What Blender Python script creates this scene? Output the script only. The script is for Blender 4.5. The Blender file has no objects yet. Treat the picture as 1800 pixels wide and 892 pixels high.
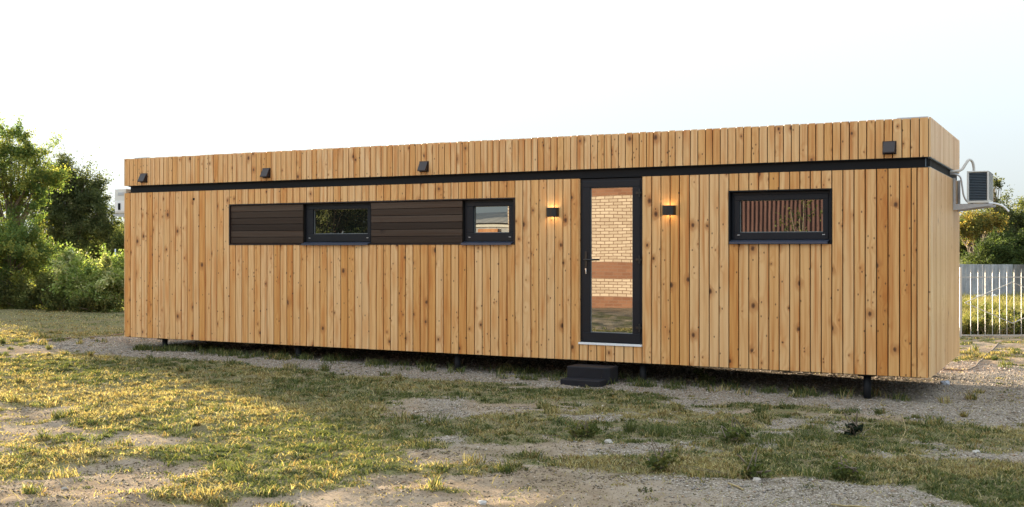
import bpy, math, random
import numpy as np
from mathutils import Vector, Matrix

random.seed(11)
RNG = np.random.default_rng(11)
SC = bpy.context.scene
COL = SC.collection
PI = math.pi

# ------------------------------------------------------------------ world frame
# camera at the origin looking along +Y, eye height 1.70 m; the house has its own local frame
CZ = 1.70
HX, HY = 4.65, 12.24                        # near right corner of the house
HA = -math.atan2(.4641, .8856)              # its rotation about Z
UX, UY = .8856, -.4641                      # local +x in the world
NX, NY = .4641, .8856                       # local +y (into the house)
L, W = 12.41, 3.08
F = 1937.0


def to_local(x, y):
    dx, dy = x - HX, y - HY
    return dx * UX + dy * UY, dx * NX + dy * NY


def to_world(lx, ly):
    return HX + lx * UX + ly * NX, HY + lx * UY + ly * NY


def at(px, py, Y):
    """a point of the view at its own distance Y (metres)"""
    return Vector(((px - 900) / F * Y, Y, CZ + (437 - py) / F * Y))


# ------------------------------------------------------------------ noise
def _hash(ix, iy, s):
    h = (ix.astype(np.int64) * 374761393 + iy.astype(np.int64) * 668265263 + s * 974634777) & 0x7fffffff
    h = ((h ^ (h >> 13)) * 1274126177) & 0x7fffffff
    return ((h ^ (h >> 16)) & 0xffff) / 65535.0


def vnoise(x, y, s=0):
    x = np.asarray(x, float); y = np.asarray(y, float)
    ix = np.floor(x); iy = np.floor(y)
    fx = x - ix; fy = y - iy
    fx = fx * fx * (3 - 2 * fx); fy = fy * fy * (3 - 2 * fy)
    a = _hash(ix, iy, s); b = _hash(ix + 1, iy, s); c = _hash(ix, iy + 1, s); d = _hash(ix + 1, iy + 1, s)
    return (a * (1 - fx) + b * fx) * (1 - fy) + (c * (1 - fx) + d * fx) * fy


def fbm(x, y, s=0, o=4):
    t = 0; a = .5; n = 0
    for i in range(o):
        t = t + a * vnoise(x * 2 ** i, y * 2 ** i, s + i * 17); n += a; a *= .5
    return t / n


def sstep(a, b, x):
    t = np.clip((x - a) / (b - a), 0, 1)
    return t * t * (3 - 2 * t)


# ------------------------------------------------------------------ terrain
def G(x, y):
    """height of the ground"""
    x = np.asarray(x, float); y = np.asarray(y, float)
    lx, ly = to_local(x, y)
    z = .0085 * np.clip(-lx - .8, 0, 14)
    near = np.exp(-((ly - 1.4) / 3.0) ** 2) * ((lx > -14) & (lx < 2))
    bump = (fbm(x * .55, y * .55, 3, 3) - .5) * .11 + (fbm(x * 2.6, y * 2.6, 5, 4) - .5) * .055
    bump = bump * (1 - .85 * near)
    far = np.clip((np.hypot(x, y) - 60) / 200, 0, 1)
    return z + bump * (1 - far) - .02


# hand-placed patches: (px, py, half width px, half height px, weight); + grass, - bare
PATCH = [
    (110, 655, 170, 22, .5), (330, 668, 270, 32, .5), (560, 695, 200, 40, .35), (300, 722, 240, 26, .4),
    (560, 765, 170, 40, .4), (90, 808, 130, 28, .5), (470, 812, 170, 26, .45), (330, 874, 110, 14, 1.1),
    (640, 660, 140, 18, .3), (210, 690, 150, 20, .3),
    (60, 726, 120, 15, -.75), (45, 760, 100, 12, -.6), (260, 775, 80, 10, -.35), (70, 872, 140, 22, -.9),
    (200, 836, 130, 12, -.5), (560, 880, 170, 16, -.9), (740, 845, 140, 20, -.7), (330, 745, 60, 7, -.2),
    (790, 728, 110, 18, -.75), (900, 722, 70, 10, -.6), (730, 795, 130, 16, -.75), (640, 815, 60, 9, -.2),
    (720, 690, 70, 14, .3), (800, 675, 70, 12, .3), (990, 700, 80, 12, .3), (900, 757, 70, 12, .4),
    (1050, 755, 110, 14, .4), (1190, 742, 120, 18, .45), (1130, 712, 90, 12, .4), (1050, 725, 60, 9, .2),
    (1080, 785, 150, 10, -.75), (830, 770, 60, 10, -.35), (830, 832, 90, 9, 1.2), (800, 862, 80, 7, 1.2),
    (950, 845, 60, 8, .7), (1000, 806, 110, 8, .35), (1170, 817, 90, 9, .7), (1290, 790, 120, 20, .4),
    (1270, 832, 80, 9, .7), (1330, 825, 50, 10, .4), (1100, 845, 260, 16, -.85), (950, 880, 280, 18, -.9),
    (1280, 870, 180, 20, -.8), (1400, 705, 130, 16, .3), (1600, 708, 150, 14, .45), (1720, 722, 110, 14, .5),
    (1450, 765, 110, 18, .25), (1650, 765, 130, 25, .35), (1480, 738, 50, 6, -.55), (1725, 800, 45, 7, -.6),
    (1630, 772, 30, 5, -.4), (1430, 862, 130, 14, -.8), (1550, 850, 40, 8, -.4), (1740, 845, 110, 28, .5),
    (1600, 835, 110, 16, .35), (1490, 838, 40, 10, .9), (1570, 882, 110, 8, -.7), (1700, 880, 120, 10, .2),
    (1360, 730, 50, 8, .25), (1540, 800, 130, 14, .15),
]
_PW = []
for (px, py, rx, ry, w) in PATCH:
    Y = F * CZ / (py - 437); X = (px - 900) / F * Y
    Y0 = F * CZ / (py + ry - 437); Y1 = F * CZ / max(py - ry - 437, 20)
    _PW.append((X, Y, rx / F * Y, (Y1 - Y0) / 2, w))


def masks(x, y):
    """grass cover 0..1 and gravel 0..1 on the ground"""
    x = np.asarray(x, float); y = np.asarray(y, float)
    lx, ly = to_local(x, y)
    wob = (fbm(x * .9, y * .9, 21, 3) - .5)
    # gravel pad round the house
    d = np.maximum.reduce([-ly - .95, ly - 4.6, lx - 1.3, -lx - 14.0]) + wob * .9
    pad = 1 - sstep(-.25, .25, d)
    g = .54 + (fbm(x * .75, y * .75, 31, 4) - .5) * 1.5 + (fbm(x * 3.2, y * 3.2, 41, 3) - .5) * 1.1
    for (X, Y, a, b, w) in _PW:
        g = g + w * np.exp(-(((x - X) / a) ** 2 + ((y - Y) / b) ** 2) * .9)
    g = g - .9 * sstep(6.4, 4.6, y) - .10 * sstep(1.0, 3.0, x) * sstep(13, 11, y)
    g = np.where((ly > 0) & (lx > 1.0), .42 + (fbm(x * .8, y * .8, 51, 4) - .5) * 2.0, g)
    # worn track beside the house on the right
    track = np.exp(-((lx - 2.7 + wob) / .75) ** 2) * (ly > -1.5)
    g = g - .55 * track
    left = (lx < -13.0)
    g = np.where(left & (y > 19), .95 + (fbm(x * .7, y * .7, 61, 4) - .5) * 1.5, g)
    cover = sstep(.18, .95, g) * (1 - pad * .96)
    gravel = np.clip(pad + sstep(.42, .58, fbm(x * .5 + 9, y * .5, 71, 3)) * (y < 13) * .65 * sstep(-.3, .8, x + .12 * y), 0, 1)
    return cover, gravel


# ------------------------------------------------------------------ mesh helpers
def link(name, me, mat=None, parent=None):
    o = bpy.data.objects.new(name, me)
    COL.objects.link(o)
    if mat is not None:
        me.materials.append(mat)
    if parent is not None:
        o.parent = parent
    return o


def tag(o, label=None, cat=None, group=None, kind=None):
    if label: o['label'] = label
    if cat: o['category'] = cat
    if group: o['group'] = group
    if kind: o['kind'] = kind
    return o


def empty(name, loc=(0, 0, 0), rz=0, label=None, cat=None, group=None):
    o = bpy.data.objects.new(name, None)
    o.empty_display_size = .2
    o.location = loc; o.rotation_euler = (0, 0, rz)
    COL.objects.link(o)
    return tag(o, label, cat, group)


def copy_tree(o, parent=None):
    c = o.copy(); COL.objects.link(c)
    if parent is not None: c.parent = parent
    for ch in list(o.children):
        copy_tree(ch, c)
    return c


class MB:
    """collects boxes, prisms and tubes into one mesh"""
    def __init__(s):
        s.v = []; s.f = []

    def poly(s, pts):
        b = len(s.v); s.v += [tuple(p) for p in pts]; s.f.append(tuple(range(b, b + len(pts)))); return s

    def box(s, x0, x1, y0, y1, z0, z1):
        b = len(s.v)
        s.v += [(x0, y0, z0), (x1, y0, z0), (x1, y1, z0), (x0, y1, z0), (x0, y0, z1), (x1, y0, z1), (x1, y1, z1), (x0, y1, z1)]
        s.f += [tuple(b + i for i in q) for q in ((0, 3, 2, 1), (4, 5, 6, 7), (0, 1, 5, 4), (1, 2, 6, 5), (2, 3, 7, 6), (3, 0, 4, 7))]
        return s

    def prism(s, prof, a, b, axis='x'):
        """profile (closed list of 2-D points) swept from a to b along an axis"""
        n = len(prof); k = len(s.v)
        for t in (a, b):
            for (p, q) in prof:
                s.v.append((t, p, q) if axis == 'x' else ((p, t, q) if axis == 'y' else (p, q, t)))
        for i in range(n):
            j = (i + 1) % n
            s.f.append((k + i, k + j, k + n + j, k + n + i))
        s.f.append(tuple(range(k + n - 1, k - 1, -1))); s.f.append(tuple(range(k + n, k + 2 * n)))
        return s

    def tube(s, pts, r, n=8, caps=True):
        pts = [Vector(p) for p in pts]
        rs = r if isinstance(r, (list, tuple)) else [r] * len(pts)
        rings = []
        up = None
        for i, p in enumerate(pts):
            d = (pts[min(i + 1, len(pts) - 1)] - pts[max(i - 1, 0)])
            if d.length < 1e-9: d = Vector((0, 0, 1))
            d.normalize()
            if up is None:
                up = Vector((0, 0, 1)) if abs(d.z) < .9 else Vector((1, 0, 0))
            sd = d.cross(up)
            if sd.length < 1e-6: sd = d.cross(Vector((0, 1, 0)))
            sd.normalize(); up = sd.cross(d).normalized()
            k = len(s.v)
            for j in range(n):
                a = 2 * PI * j / n
                s.v.append(tuple(p + (sd * math.cos(a) + up * math.sin(a)) * rs[i]))
            rings.append(k)
        for a, b in zip(rings, rings[1:]):
            for j in range(n):
                q = (j + 1) % n
                s.f.append((a + j, a + q, b + q, b + j))
        if caps:
            s.f.append(tuple(rings[0] + j for j in reversed(range(n))))
            s.f.append(tuple(rings[-1] + j for j in range(n)))
        return s

    def build(s, name, mat, parent=None, bevel=0, smooth=False, loc=None):
        me = bpy.data.meshes.new(name)
        me.from_pydata(s.v, [], s.f)
        me.validate()
        import bmesh
        bm = bmesh.new(); bm.from_mesh(me); bmesh.ops.recalc_face_normals(bm, faces=bm.faces); bm.to_mesh(me); bm.free()
        if smooth:
            me.polygons.foreach_set('use_smooth', [True] * len(me.polygons))
        o = link(name, me, mat, parent)
        if bevel:
            m = o.modifiers.new('bevel', 'BEVEL'); m.width = bevel; m.segments = 2; m.limit_method = 'ANGLE'; m.angle_limit = .6
        if loc is not None: o.location = loc
        return o


def fast_mesh(name, verts, faces_flat, loop_tot, col=None, mat=None, parent=None, smooth=False, extra=None):
    """big numpy mesh; every face has loop_tot[i] corners"""
    me = bpy.data.meshes.new(name)
    nv = len(verts); nl = len(faces_flat); nf = len(loop_tot)
    me.vertices.add(nv); me.loops.add(nl); me.polygons.add(nf)
    me.vertices.foreach_set('co', np.ascontiguousarray(verts, np.float32).ravel())
    me.loops.foreach_set('vertex_index', np.ascontiguousarray(faces_flat, np.int32))
    st = np.zeros(nf, np.int32); st[1:] = np.cumsum(loop_tot)[:-1]
    me.polygons.foreach_set('loop_start', st)
    if smooth: me.polygons.foreach_set('use_smooth', np.ones(nf, bool))
    if col is not None:
        a = me.attributes.new('Col', 'FLOAT_COLOR', 'POINT')
        c = np.ones((nv, 4), np.float32); c[:, :3] = col
        a.data.foreach_set('color', c.ravel())
    me.update(calc_edges=True)
    return link(name, me, mat, parent)


# ------------------------------------------------------------------ materials
class NT:
    """small node-tree writer"""
    def __init__(s, name):
        s.m = bpy.data.materials.new(name); s.m.use_nodes = True
        s.t = s.m.node_tree; s.t.nodes.clear()
        s.out = s.n('ShaderNodeOutputMaterial')

    def n(s, typ, **kw):
        nd = s.t.nodes.new(typ)
        for k, v in kw.items():
            if k == 'i':
                for kk, vv in v.items():
                    if isinstance(vv, bpy.types.NodeSocket): s.t.links.new(vv, nd.inputs[kk])
                    else: nd.inputs[kk].default_value = vv
            else: setattr(nd, k, v)
        return nd

    def lk(s, a, b): s.t.links.new(a, b)

    def math(s, op, a, b=None, c=None, clamp=False):
        nd = s.n('ShaderNodeMath', operation=op); nd.use_clamp = clamp
        for i, v in enumerate((a, b, c)):
            if v is None: continue
            if isinstance(v, bpy.types.NodeSocket): s.lk(v, nd.inputs[i])
            else: nd.inputs[i].default_value = v
        return nd.outputs[0]

    def mix(s, f, a, b, blend='MIX'):
        nd = s.n('ShaderNodeMix', data_type='RGBA', blend_type=blend)
        for k, v in ((0, f), (6, a), (7, b)):
            if isinstance(v, bpy.types.NodeSocket): s.lk(v, nd.inputs[k])
            else: nd.inputs[k].default_value = (*v, 1) if isinstance(v, tuple) and len(v) == 3 else v
        return nd.outputs[2]

    def ramp(s, f, stops):
        nd = s.n('ShaderNodeValToRGB')
        e = nd.color_ramp.elements
        while len(e) < len(stops): e.new(.5)
        for x, (p, c) in zip(e, stops):
            x.position = p; x.color = (*c, 1) if len(c) == 3 else c
        if isinstance(f, bpy.types.NodeSocket): s.lk(f, nd.inputs[0])
        return nd.outputs[0]

    def mapr(s, v, a, b, c=0., d=1., smooth=True):
        nd = s.n('ShaderNodeMapRange'); nd.interpolation_type = 'SMOOTHSTEP' if smooth else 'LINEAR'
        s.lk(v, nd.inputs[0])
        for i, q in enumerate((a, b, c, d)):
            if isinstance(q, bpy.types.NodeSocket): s.lk(q, nd.inputs[i + 1])
            else: nd.inputs[i + 1].default_value = q
        return nd.outputs[0]

    def noise(s, vec, scale=1., detail=3., rough=.5, dist=0., dim='3D'):
        nd = s.n('ShaderNodeTexNoise', noise_dimensions=dim)
        if vec is not None: s.lk(vec, nd.inputs['Vector'])
        nd.inputs['Scale'].default_value = scale; nd.inputs['Detail'].default_value = detail
        nd.inputs['Roughness'].default_value = rough; nd.inputs['Distortion'].default_value = dist
        return nd

    def comb(s, x, y, z=0.):
        nd = s.n('ShaderNodeCombineXYZ')
        for i, v in enumerate((x, y, z)):
            if isinstance(v, bpy.types.NodeSocket): s.lk(v, nd.inputs[i])
            else: nd.inputs[i].default_value = v
        return nd.outputs[0]

    def principled(s, color, rough=.5, metal=0., normal=None, spec=None, **kw):
        p = s.n('ShaderNodeBsdfPrincipled')
        for k, v in (('Base Color', color), ('Roughness', rough), ('Metallic', metal)):
            if isinstance(v, bpy.types.NodeSocket): s.lk(v, p.inputs[k])
            else: p.inputs[k].default_value = (*v, 1) if isinstance(v, tuple) and len(v) == 3 else v
        if spec is not None: p.inputs['Specular IOR Level'].default_value = spec
        if normal is not None: s.lk(normal, p.inputs['Normal'])
        s.lk(p.outputs[0], s.out.inputs[0])
        return p

    def bump(s, h, strength=.3, dist=.01):
        b = s.n('ShaderNodeBump'); b.inputs['Strength'].default_value = strength; b.inputs['Distance'].default_value = dist
        s.lk(h, b.inputs['Height']); return b.outputs[0]

    def obj(s):
        return s.n('ShaderNodeTexCoord').outputs['Object']


def mat_wood(name, stops, knots=1.0, rough=.5, spec=.3, dark=(.085, .033, .012), halo_c=(.40, .155, .04)):
    t = NT(name)
    at_ = t.n('ShaderNodeAttribute', attribute_name='wood')
    sp = t.n('ShaderNodeSeparateXYZ'); t.lk(at_.outputs['Vector'], sp.inputs[0])
    u, z, r = sp.outputs[0], sp.outputs[1], sp.outputs[2]
    pu = t.math('MULTIPLY_ADD', r, 13.7, u)
    pz = t.math('MULTIPLY_ADD', r, 57.3, z)
    base = t.ramp(r, stops)
    # knots
    vor = t.n('ShaderNodeTexVoronoi', voronoi_dimensions='2D')
    t.lk(t.comb(t.math('MULTIPLY', pu, 1.0), t.math('MULTIPLY', pz, .72)), vor.inputs['Vector'])
    vor.inputs['Scale'].default_value = 5.2
    cs = t.n('ShaderNodeSeparateColor'); t.lk(vor.outputs['Color'], cs.inputs[0])
    size = t.math('MULTIPLY_ADD', t.math('POWER', cs.outputs[0], 3.), .135, .030)
    dens = t.math('FRACT', t.math('MULTIPLY', r, 17.31))
    on = t.math('LESS_THAN', cs.outputs[1], t.math('MULTIPLY_ADD', dens, .85 * knots, .12 * knots))
    kd = t.noise(t.comb(t.math('MULTIPLY', pu, 55.), t.math('MULTIPLY', pz, 40.)), 1., 2.).outputs[0]
    dn = t.math('ADD', vor.outputs['Distance'], t.math('MULTIPLY_ADD', kd, .07, -.035))
    kn = t.math('MULTIPLY', t.mapr(dn, size, t.math('MULTIPLY', size, .7)), on)
    halo = t.math('MULTIPLY', t.mapr(dn, t.math('MULTIPLY', size, 3.0), size), on)
    # small pin knots
    vor2 = t.n('ShaderNodeTexVoronoi', voronoi_dimensions='2D')
    t.lk(t.comb(t.math('ADD', pu, 3.3), t.math('MULTIPLY', pz, .6)), vor2.inputs['Vector'])
    vor2.inputs['Scale'].default_value = 9.
    c2 = t.n('ShaderNodeSeparateColor'); t.lk(vor2.outputs['Color'], c2.inputs[0])
    pin = t.math('MULTIPLY', t.mapr(t.math('ADD', vor2.outputs['Distance'], t.math('MULTIPLY_ADD', kd, .06, -.03)), .085, .05), t.math('LESS_THAN', c2.outputs[2], t.math('MULTIPLY', t.math('FRACT', t.math('MULTIPLY', r, 29.7)), .5 * knots)))
    # growth rings bending round the knots
    wob = t.noise(t.comb(t.math('MULTIPLY', pu, 5.), t.math('MULTIPLY', pz, .9)), 1., 2.).outputs[0]
    push = t.math('MULTIPLY', t.mapr(dn, .45, 0.), on)
    ph = t.math('ADD', t.math('MULTIPLY', u, t.math('MULTIPLY_ADD', r, 60., 60.)), t.math('MULTIPLY', wob, 16.))
    ph = t.math('ADD', ph, t.math('MULTIPLY', push, 5.))
    ring = t.math('MULTIPLY_ADD', t.math('SINE', ph), .5, .5)
    ring = t.math('POWER', ring, 2.)
    # long streaks and fine fibre
    streak = t.noise(t.comb(t.math('MULTIPLY', pu, 26.), t.math('MULTIPLY', pz, .45)), 1., 3., .55).outputs[0]
    fibre = t.noise(t.comb(t.math('MULTIPLY', pu, 260.), t.math('MULTIPLY', pz, 4.)), 1., 2.).outputs[0]
    blot = t.noise(t.comb(t.math('MULTIPLY', pu, 4.), t.math('MULTIPLY', pz, 1.6)), 1., 3.).outputs[0]
    c = t.mix(t.math('MULTIPLY', t.mapr(streak, .46, .72), .9), base, t.mix(1., base, (.74, .50, .30), 'MULTIPLY'))
    c = t.mix(t.math('MULTIPLY', t.mapr(streak, .46, .28), .5), c, t.mix(1., c, (1.12, 1.16, 1.25), 'MULTIPLY'))
    c = t.mix(t.math('MULTIPLY', ring, .42), c, t.mix(1., c, (.80, .62, .45), 'MULTIPLY'))
    c = t.mix(t.math('MULTIPLY', fibre, .22), c, t.mix(1., c, (.78, .72, .66), 'MULTIPLY'))
    c = t.mix(t.math('MULTIPLY', t.mapr(blot, .55, .75), .35), c, t.mix(1., c, (.86, .74, .60), 'MULTIPLY'))
    c = t.mix(t.math('MULTIPLY', halo, .62), c, halo_c)
    c = t.mix(t.math('MULTIPLY', kn, .8), c, tuple(x * 2.2 for x in dark))
    core = t.math('MULTIPLY', t.mapr(dn, t.math('MULTIPLY', size, .62), t.math('MULTIPLY', size, .4)), on)
    c = t.mix(t.math('MULTIPLY', core, .9), c, dark)
    # resin-rich orange flames running up and down from the knots
    vor3 = t.n('ShaderNodeTexVoronoi', voronoi_dimensions='2D')
    t.lk(t.comb(t.math('MULTIPLY', pu, 1.0), t.math('MULTIPLY', pz, .22)), vor3.inputs['Vector']); vor3.inputs['Scale'].default_value = 5.2
    fl = t.mapr(t.math('ADD', vor3.outputs['Distance'], t.math('MULTIPLY_ADD', streak, .5, -.25)), .30, .05)
    c = t.mix(t.math('MULTIPLY', fl, .55 * knots), c, t.mix(1., c, (.86, .64, .42), 'MULTIPLY'))
    c = t.mix(t.math('MULTIPLY', pin, .85), c, dark)
    h = t.math('ADD', t.math('MULTIPLY', ring, .4), fibre)
    t.principled(c, t.math('MULTIPLY_ADD', streak, .2, rough - .1), 0., t.bump(h, .25, .002), spec)
    return t.m


def mat_metal(name, col, rough=.45, spec=.5, metal=0., var=.18, scale=6.):
    t = NT(name)
    n = t.noise(t.obj(), scale, 5., .6).outputs[0]
    n2 = t.noise(t.obj(), 90., 2.).outputs[0]
    c = t.mix(t.math('MULTIPLY', n, var * 2), col, tuple(min(1, x * 1.6 + .01) for x in col))
    t.principled(c, t.math('MULTIPLY_ADD', n, .25, rough - .12), metal, t.bump(n2, .06, .001), spec)
    return t.m


def mat_glass(name, wav=0., wscale=1., refl=.26, tint=(.9, .95, .93)):
    """coated double glazing in front of dark rooms"""
    t = NT(name)
    lw = t.n('ShaderNodeFresnel'); lw.inputs[0].default_value = 1.45
    f = t.math('ADD', lw.outputs[0], refl, clamp=True)
    nrm = None
    if wav:
        sp = t.n('ShaderNodeSeparateXYZ'); t.lk(t.obj(), sp.inputs[0])
        v = t.comb(t.math('MULTIPLY', sp.outputs[0], wscale), 0., t.math('MULTIPLY', sp.outputs[2], wscale * 2.2))
        nz = t.noise(v, 1., 1., .4).outputs[0]
        nrm = t.bump(nz, wav, .02)
    gl = t.n('ShaderNodeBsdfGlossy'); gl.inputs['Roughness'].default_value = .004; gl.inputs['Color'].default_value = (*tint, 1)
    df = t.n('ShaderNodeBsdfDiffuse')
    nn = t.noise(t.obj(), 3., 3.).outputs[0]
    t.lk(t.ramp(nn, [(.3, (.006, .007, .007)), (.7, (.016, .015, .013))]), df.inputs['Color'])
    if nrm is not None: t.lk(nrm, gl.inputs['Normal'])
    mx = t.n('ShaderNodeMixShader'); t.lk(f, mx.inputs[0]); t.lk(df.outputs[0], mx.inputs[1]); t.lk(gl.outputs[0], mx.inputs[2])
    t.lk(mx.outputs[0], t.out.inputs[0])
    return t.m


def mat_leaf(name, trans=.45, rough=.5, tint=(1.15, 1.15, .6), spec=.1):
    t = NT(name)
    a = t.n('ShaderNodeAttribute', attribute_name='Col').outputs['Color']
    n = t.noise(t.obj(), 7., 2.).outputs[0]
    c = t.mix(t.math('MULTIPLY', n, .35), a, t.mix(1., a, (.75, .8, .7), 'MULTIPLY'))
    p = t.n('ShaderNodeBsdfPrincipled'); t.lk(c, p.inputs['Base Color']); p.inputs['Roughness'].default_value = rough
    p.inputs['Specular IOR Level'].default_value = spec
    tr = t.n('ShaderNodeBsdfTranslucent'); t.lk(t.mix(1., c, tint, 'MULTIPLY'), tr.inputs['Color'])
    mx = t.n('ShaderNodeMixShader'); mx.inputs[0].default_value = trans
    t.lk(p.outputs[0], mx.inputs[1]); t.lk(tr.outputs[0], mx.inputs[2]); t.lk(mx.outputs[0], t.out.inputs[0])
    return t.m


def mat_bark(name, a=(.09, .065, .045), b=(.19, .15, .11)):
    t = NT(name)
    sp = t.n('ShaderNodeSeparateXYZ'); t.lk(t.obj(), sp.inputs[0])
    v = t.comb(t.math('MULTIPLY', sp.outputs[0], 30.), t.math('MULTIPLY', sp.outputs[1], 30.), t.math('MULTIPLY', sp.outputs[2], 6.))
    n = t.noise(v, 1., 4.).outputs[0]
    t.principled(t.mix(n, a, b), .9, 0., t.bump(n, .6, .02))
    return t.m


def mat_attr(name, rough=.85, spec=.2, scale=60.):
    t = NT(name)
    a = t.n('ShaderNodeAttribute', attribute_name='Col').outputs['Color']
    n = t.noise(t.obj(), scale, 3.).outputs[0]
    c = t.mix(n, t.mix(1., a, (.72, .72, .72), 'MULTIPLY'), a)
    t.principled(c, rough, 0., t.bump(n, .3, .004), spec)
    return t.m


def mat_emit(name, col, strength):
    t = NT(name)
    e = t.n('ShaderNodeEmission'); e.inputs[0].default_value = (*col, 1); e.inputs[1].default_value = strength
    t.lk(e.outputs[0], t.out.inputs[0])
    return t.m


M = {}
M['clad'] = mat_wood('larch_cladding', [(0., (.75, .50, .265)), (.3, (.71, .435, .20)), (.6, (.68, .385, .15)), (.85, (.62, .305, .088)), (1., (.54, .235, .058))], 1.0, .46, .4)
M['clad_side'] = mat_wood('larch_side_cladding', [(0., (.70, .49, .27)), (.5, (.63, .41, .20)), (1., (.55, .32, .13))], .5, .40, .55)
M['brown'] = mat_wood('stained_brown_board', [(0., (.022, .012, .008)), (.5, (.040, .024, .016)), (1., (.072, .049, .037))], .15, .5, .3, (.012, .006, .004), (.022, .011, .007))
M['steel'] = mat_metal('dark_painted_steel', (.005, .0055, .0075), .55, .18)
M['anthracite'] = mat_metal('anthracite_frame', (.0055, .0075, .0125), .42, .25)
M['sillm'] = mat_metal('grey_blue_sill', (.055, .065, .10), .33, .5, .4)
M['membrane'] = mat_metal('black_membrane', (.010, .009, .008), .85, .2)
M['ventm'] = mat_metal('brown_vent_plastic', (.020, .012, .012), .35, .35)
M['whitep'] = mat_metal('white_plastic', (.72, .72, .74), .4, .5, 0, .06)
M['acwhite'] = mat_metal('off_white_casing', (.60, .60, .58), .45, .4, 0, .08)
M['acdark'] = mat_metal('dark_coil', (.020, .028, .040), .5, .4)
M['acfin'] = mat_metal('coil_guard', (.10, .13, .16), .4, .5)
M['galv'] = mat_metal('galvanised_steel', (.42, .43, .46), .42, .5, .5, .15)
M['black'] = mat_metal('black_handle', (.006, .006, .007), .35, .5)
M['chrome'] = mat_metal('lock_cylinder', (.55, .55, .55), .3, .5, .9)
M['insul'] = mat_metal('pipe_insulation', (.50, .49, .47), .55, .4)
M['roofm'] = mat_metal('grey_roof_sheet', (.20, .20, .20), .7, .3)
M['rubber'] = mat_metal('dark_stained_step', (.006, .006, .009), .55, .2, 0, .5, 9.)
M['glass'] = mat_glass('window_glass', .05, .8)
M['glassw'] = mat_glass('wavy_window_glass', .03, 1.2, .22)
M['glassd'] = mat_glass('door_glass', .03, .9, .30)
M['gasket'] = mat_metal('glazing_gasket', (.16, .17, .17), .5)
M['leaf'] = mat_leaf('tree_leaf', .42, .7)
M['grass'] = mat_leaf('grass_blade', .38, .8, (1.1, 1.05, .55), .05)
M['bark'] = mat_bark('bark')
M['whitefence'] = mat_metal('white_fence_paint', (.38, .37, .345), .4, .5, 0, .05)
M['pebble'] = mat_attr('pebbles')
M['drystalk'] = mat_metal('dry_straw', (.26, .20, .10), .8, .1)
M['lampglow'] = mat_emit('lamp_glow', (1., .76, .46), 3.0)


# ------------------------------------------------------------------ sun, sky, camera
SUN_EL = math.radians(6.7)
SUN_AZ = math.atan2(-.556, .831)             # angle from +Y towards +X of the direction TO the sun
to_sun = Vector((math.sin(SUN_AZ) * math.cos(SUN_EL), math.cos(SUN_AZ) * math.cos(SUN_EL), math.sin(SUN_EL)))
sd = bpy.data.lights.new('sun', 'SUN'); sd.energy = 3.7; sd.angle = math.radians(.5); sd.color = (1., .83, .60)
so = bpy.data.objects.new('sun', sd); COL.objects.link(so)
so.rotation_euler = to_sun.to_track_quat('Z', 'Y').to_euler(); so.location = (-20, 30, 20)

wd = bpy.data.worlds.new('World'); SC.world = wd; wd.use_nodes = True
wt = wd.node_tree; wt.nodes.clear()
sky = wt.nodes.new('ShaderNodeTexSky'); sky.sky_type = 'NISHITA'; sky.sun_disc = False
sky.sun_elevation = SUN_EL; sky.sun_rotation = SUN_AZ
sky.air_density = 1.0; sky.dust_density = 2.0; sky.ozone_density = 1.0
hz = wt.nodes.new('ShaderNodeGamma'); hz.inputs[1].default_value = .13     # bright hazy evening sky: an even, pale veil
hs = wt.nodes.new('ShaderNodeHueSaturation'); hs.inputs['Saturation'].default_value = .6
bg = wt.nodes.new('ShaderNodeBackground'); bg.inputs[1].default_value = .15
wo = wt.nodes.new('ShaderNodeOutputWorld')
wt.links.new(sky.outputs[0], hz.inputs['Color']); wt.links.new(hz.outputs[0], hs.inputs['Color']); tn = wt.nodes.new('ShaderNodeMix'); tn.data_type = 'RGBA'; tn.blend_type = 'MULTIPLY'; tn.inputs[0].default_value = 1; tn.inputs[7].default_value = (.90, .995, 1.06, 1)
# sky gain shaped to light the shaded cladding: brighter overhead than at the horizon
gc = wt.nodes.new('ShaderNodeTexCoord'); sz = wt.nodes.new('ShaderNodeSeparateXYZ'); wt.links.new(gc.outputs['Generated'], sz.inputs[0])
zz = wt.nodes.new('ShaderNodeMapRange'); wt.links.new(sz.outputs[2], zz.inputs[0])
for i_, v_ in enumerate((0., 1., .455, 1.5)): zz.inputs[i_ + 1].default_value = v_
ov = wt.nodes.new('ShaderNodeVectorMath'); ov.operation = 'SCALE'
wt.links.new(hs.outputs[0], tn.inputs[6]); wt.links.new(tn.outputs[2], ov.inputs[0]); wt.links.new(zz.outputs[0], ov.inputs['Scale']); wt.links.new(ov.outputs[0], bg.inputs[0]); wt.links.new(bg.outputs[0], wo.inputs[0])

cam = bpy.data.cameras.new('camera'); cam.sensor_width = 36; cam.lens = F / 1800 * 36; cam.shift_y = -9 / 1800
cam.clip_start = .1; cam.clip_end = 3000
co = bpy.data.objects.new('camera', cam); COL.objects.link(co)
co.location = (0, 0, CZ); co.rotation_euler = (PI / 2, 0, 0); SC.camera = co
SC.render.resolution_x = 1024; SC.render.resolution_y = 507
SC.view_settings.view_transform = 'Standard'; SC.view_settings.look = 'None'
SC.view_settings.exposure = 3.32; SC.view_settings.gamma = 1; SC.view_settings.use_curve_mapping = False
SC.cycles.use_denoising = True
SC.cycles.max_bounces = 8; SC.cycles.diffuse_bounces = 3; SC.cycles.glossy_bounces = 4; SC.cycles.transmission_bounces = 4


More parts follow.
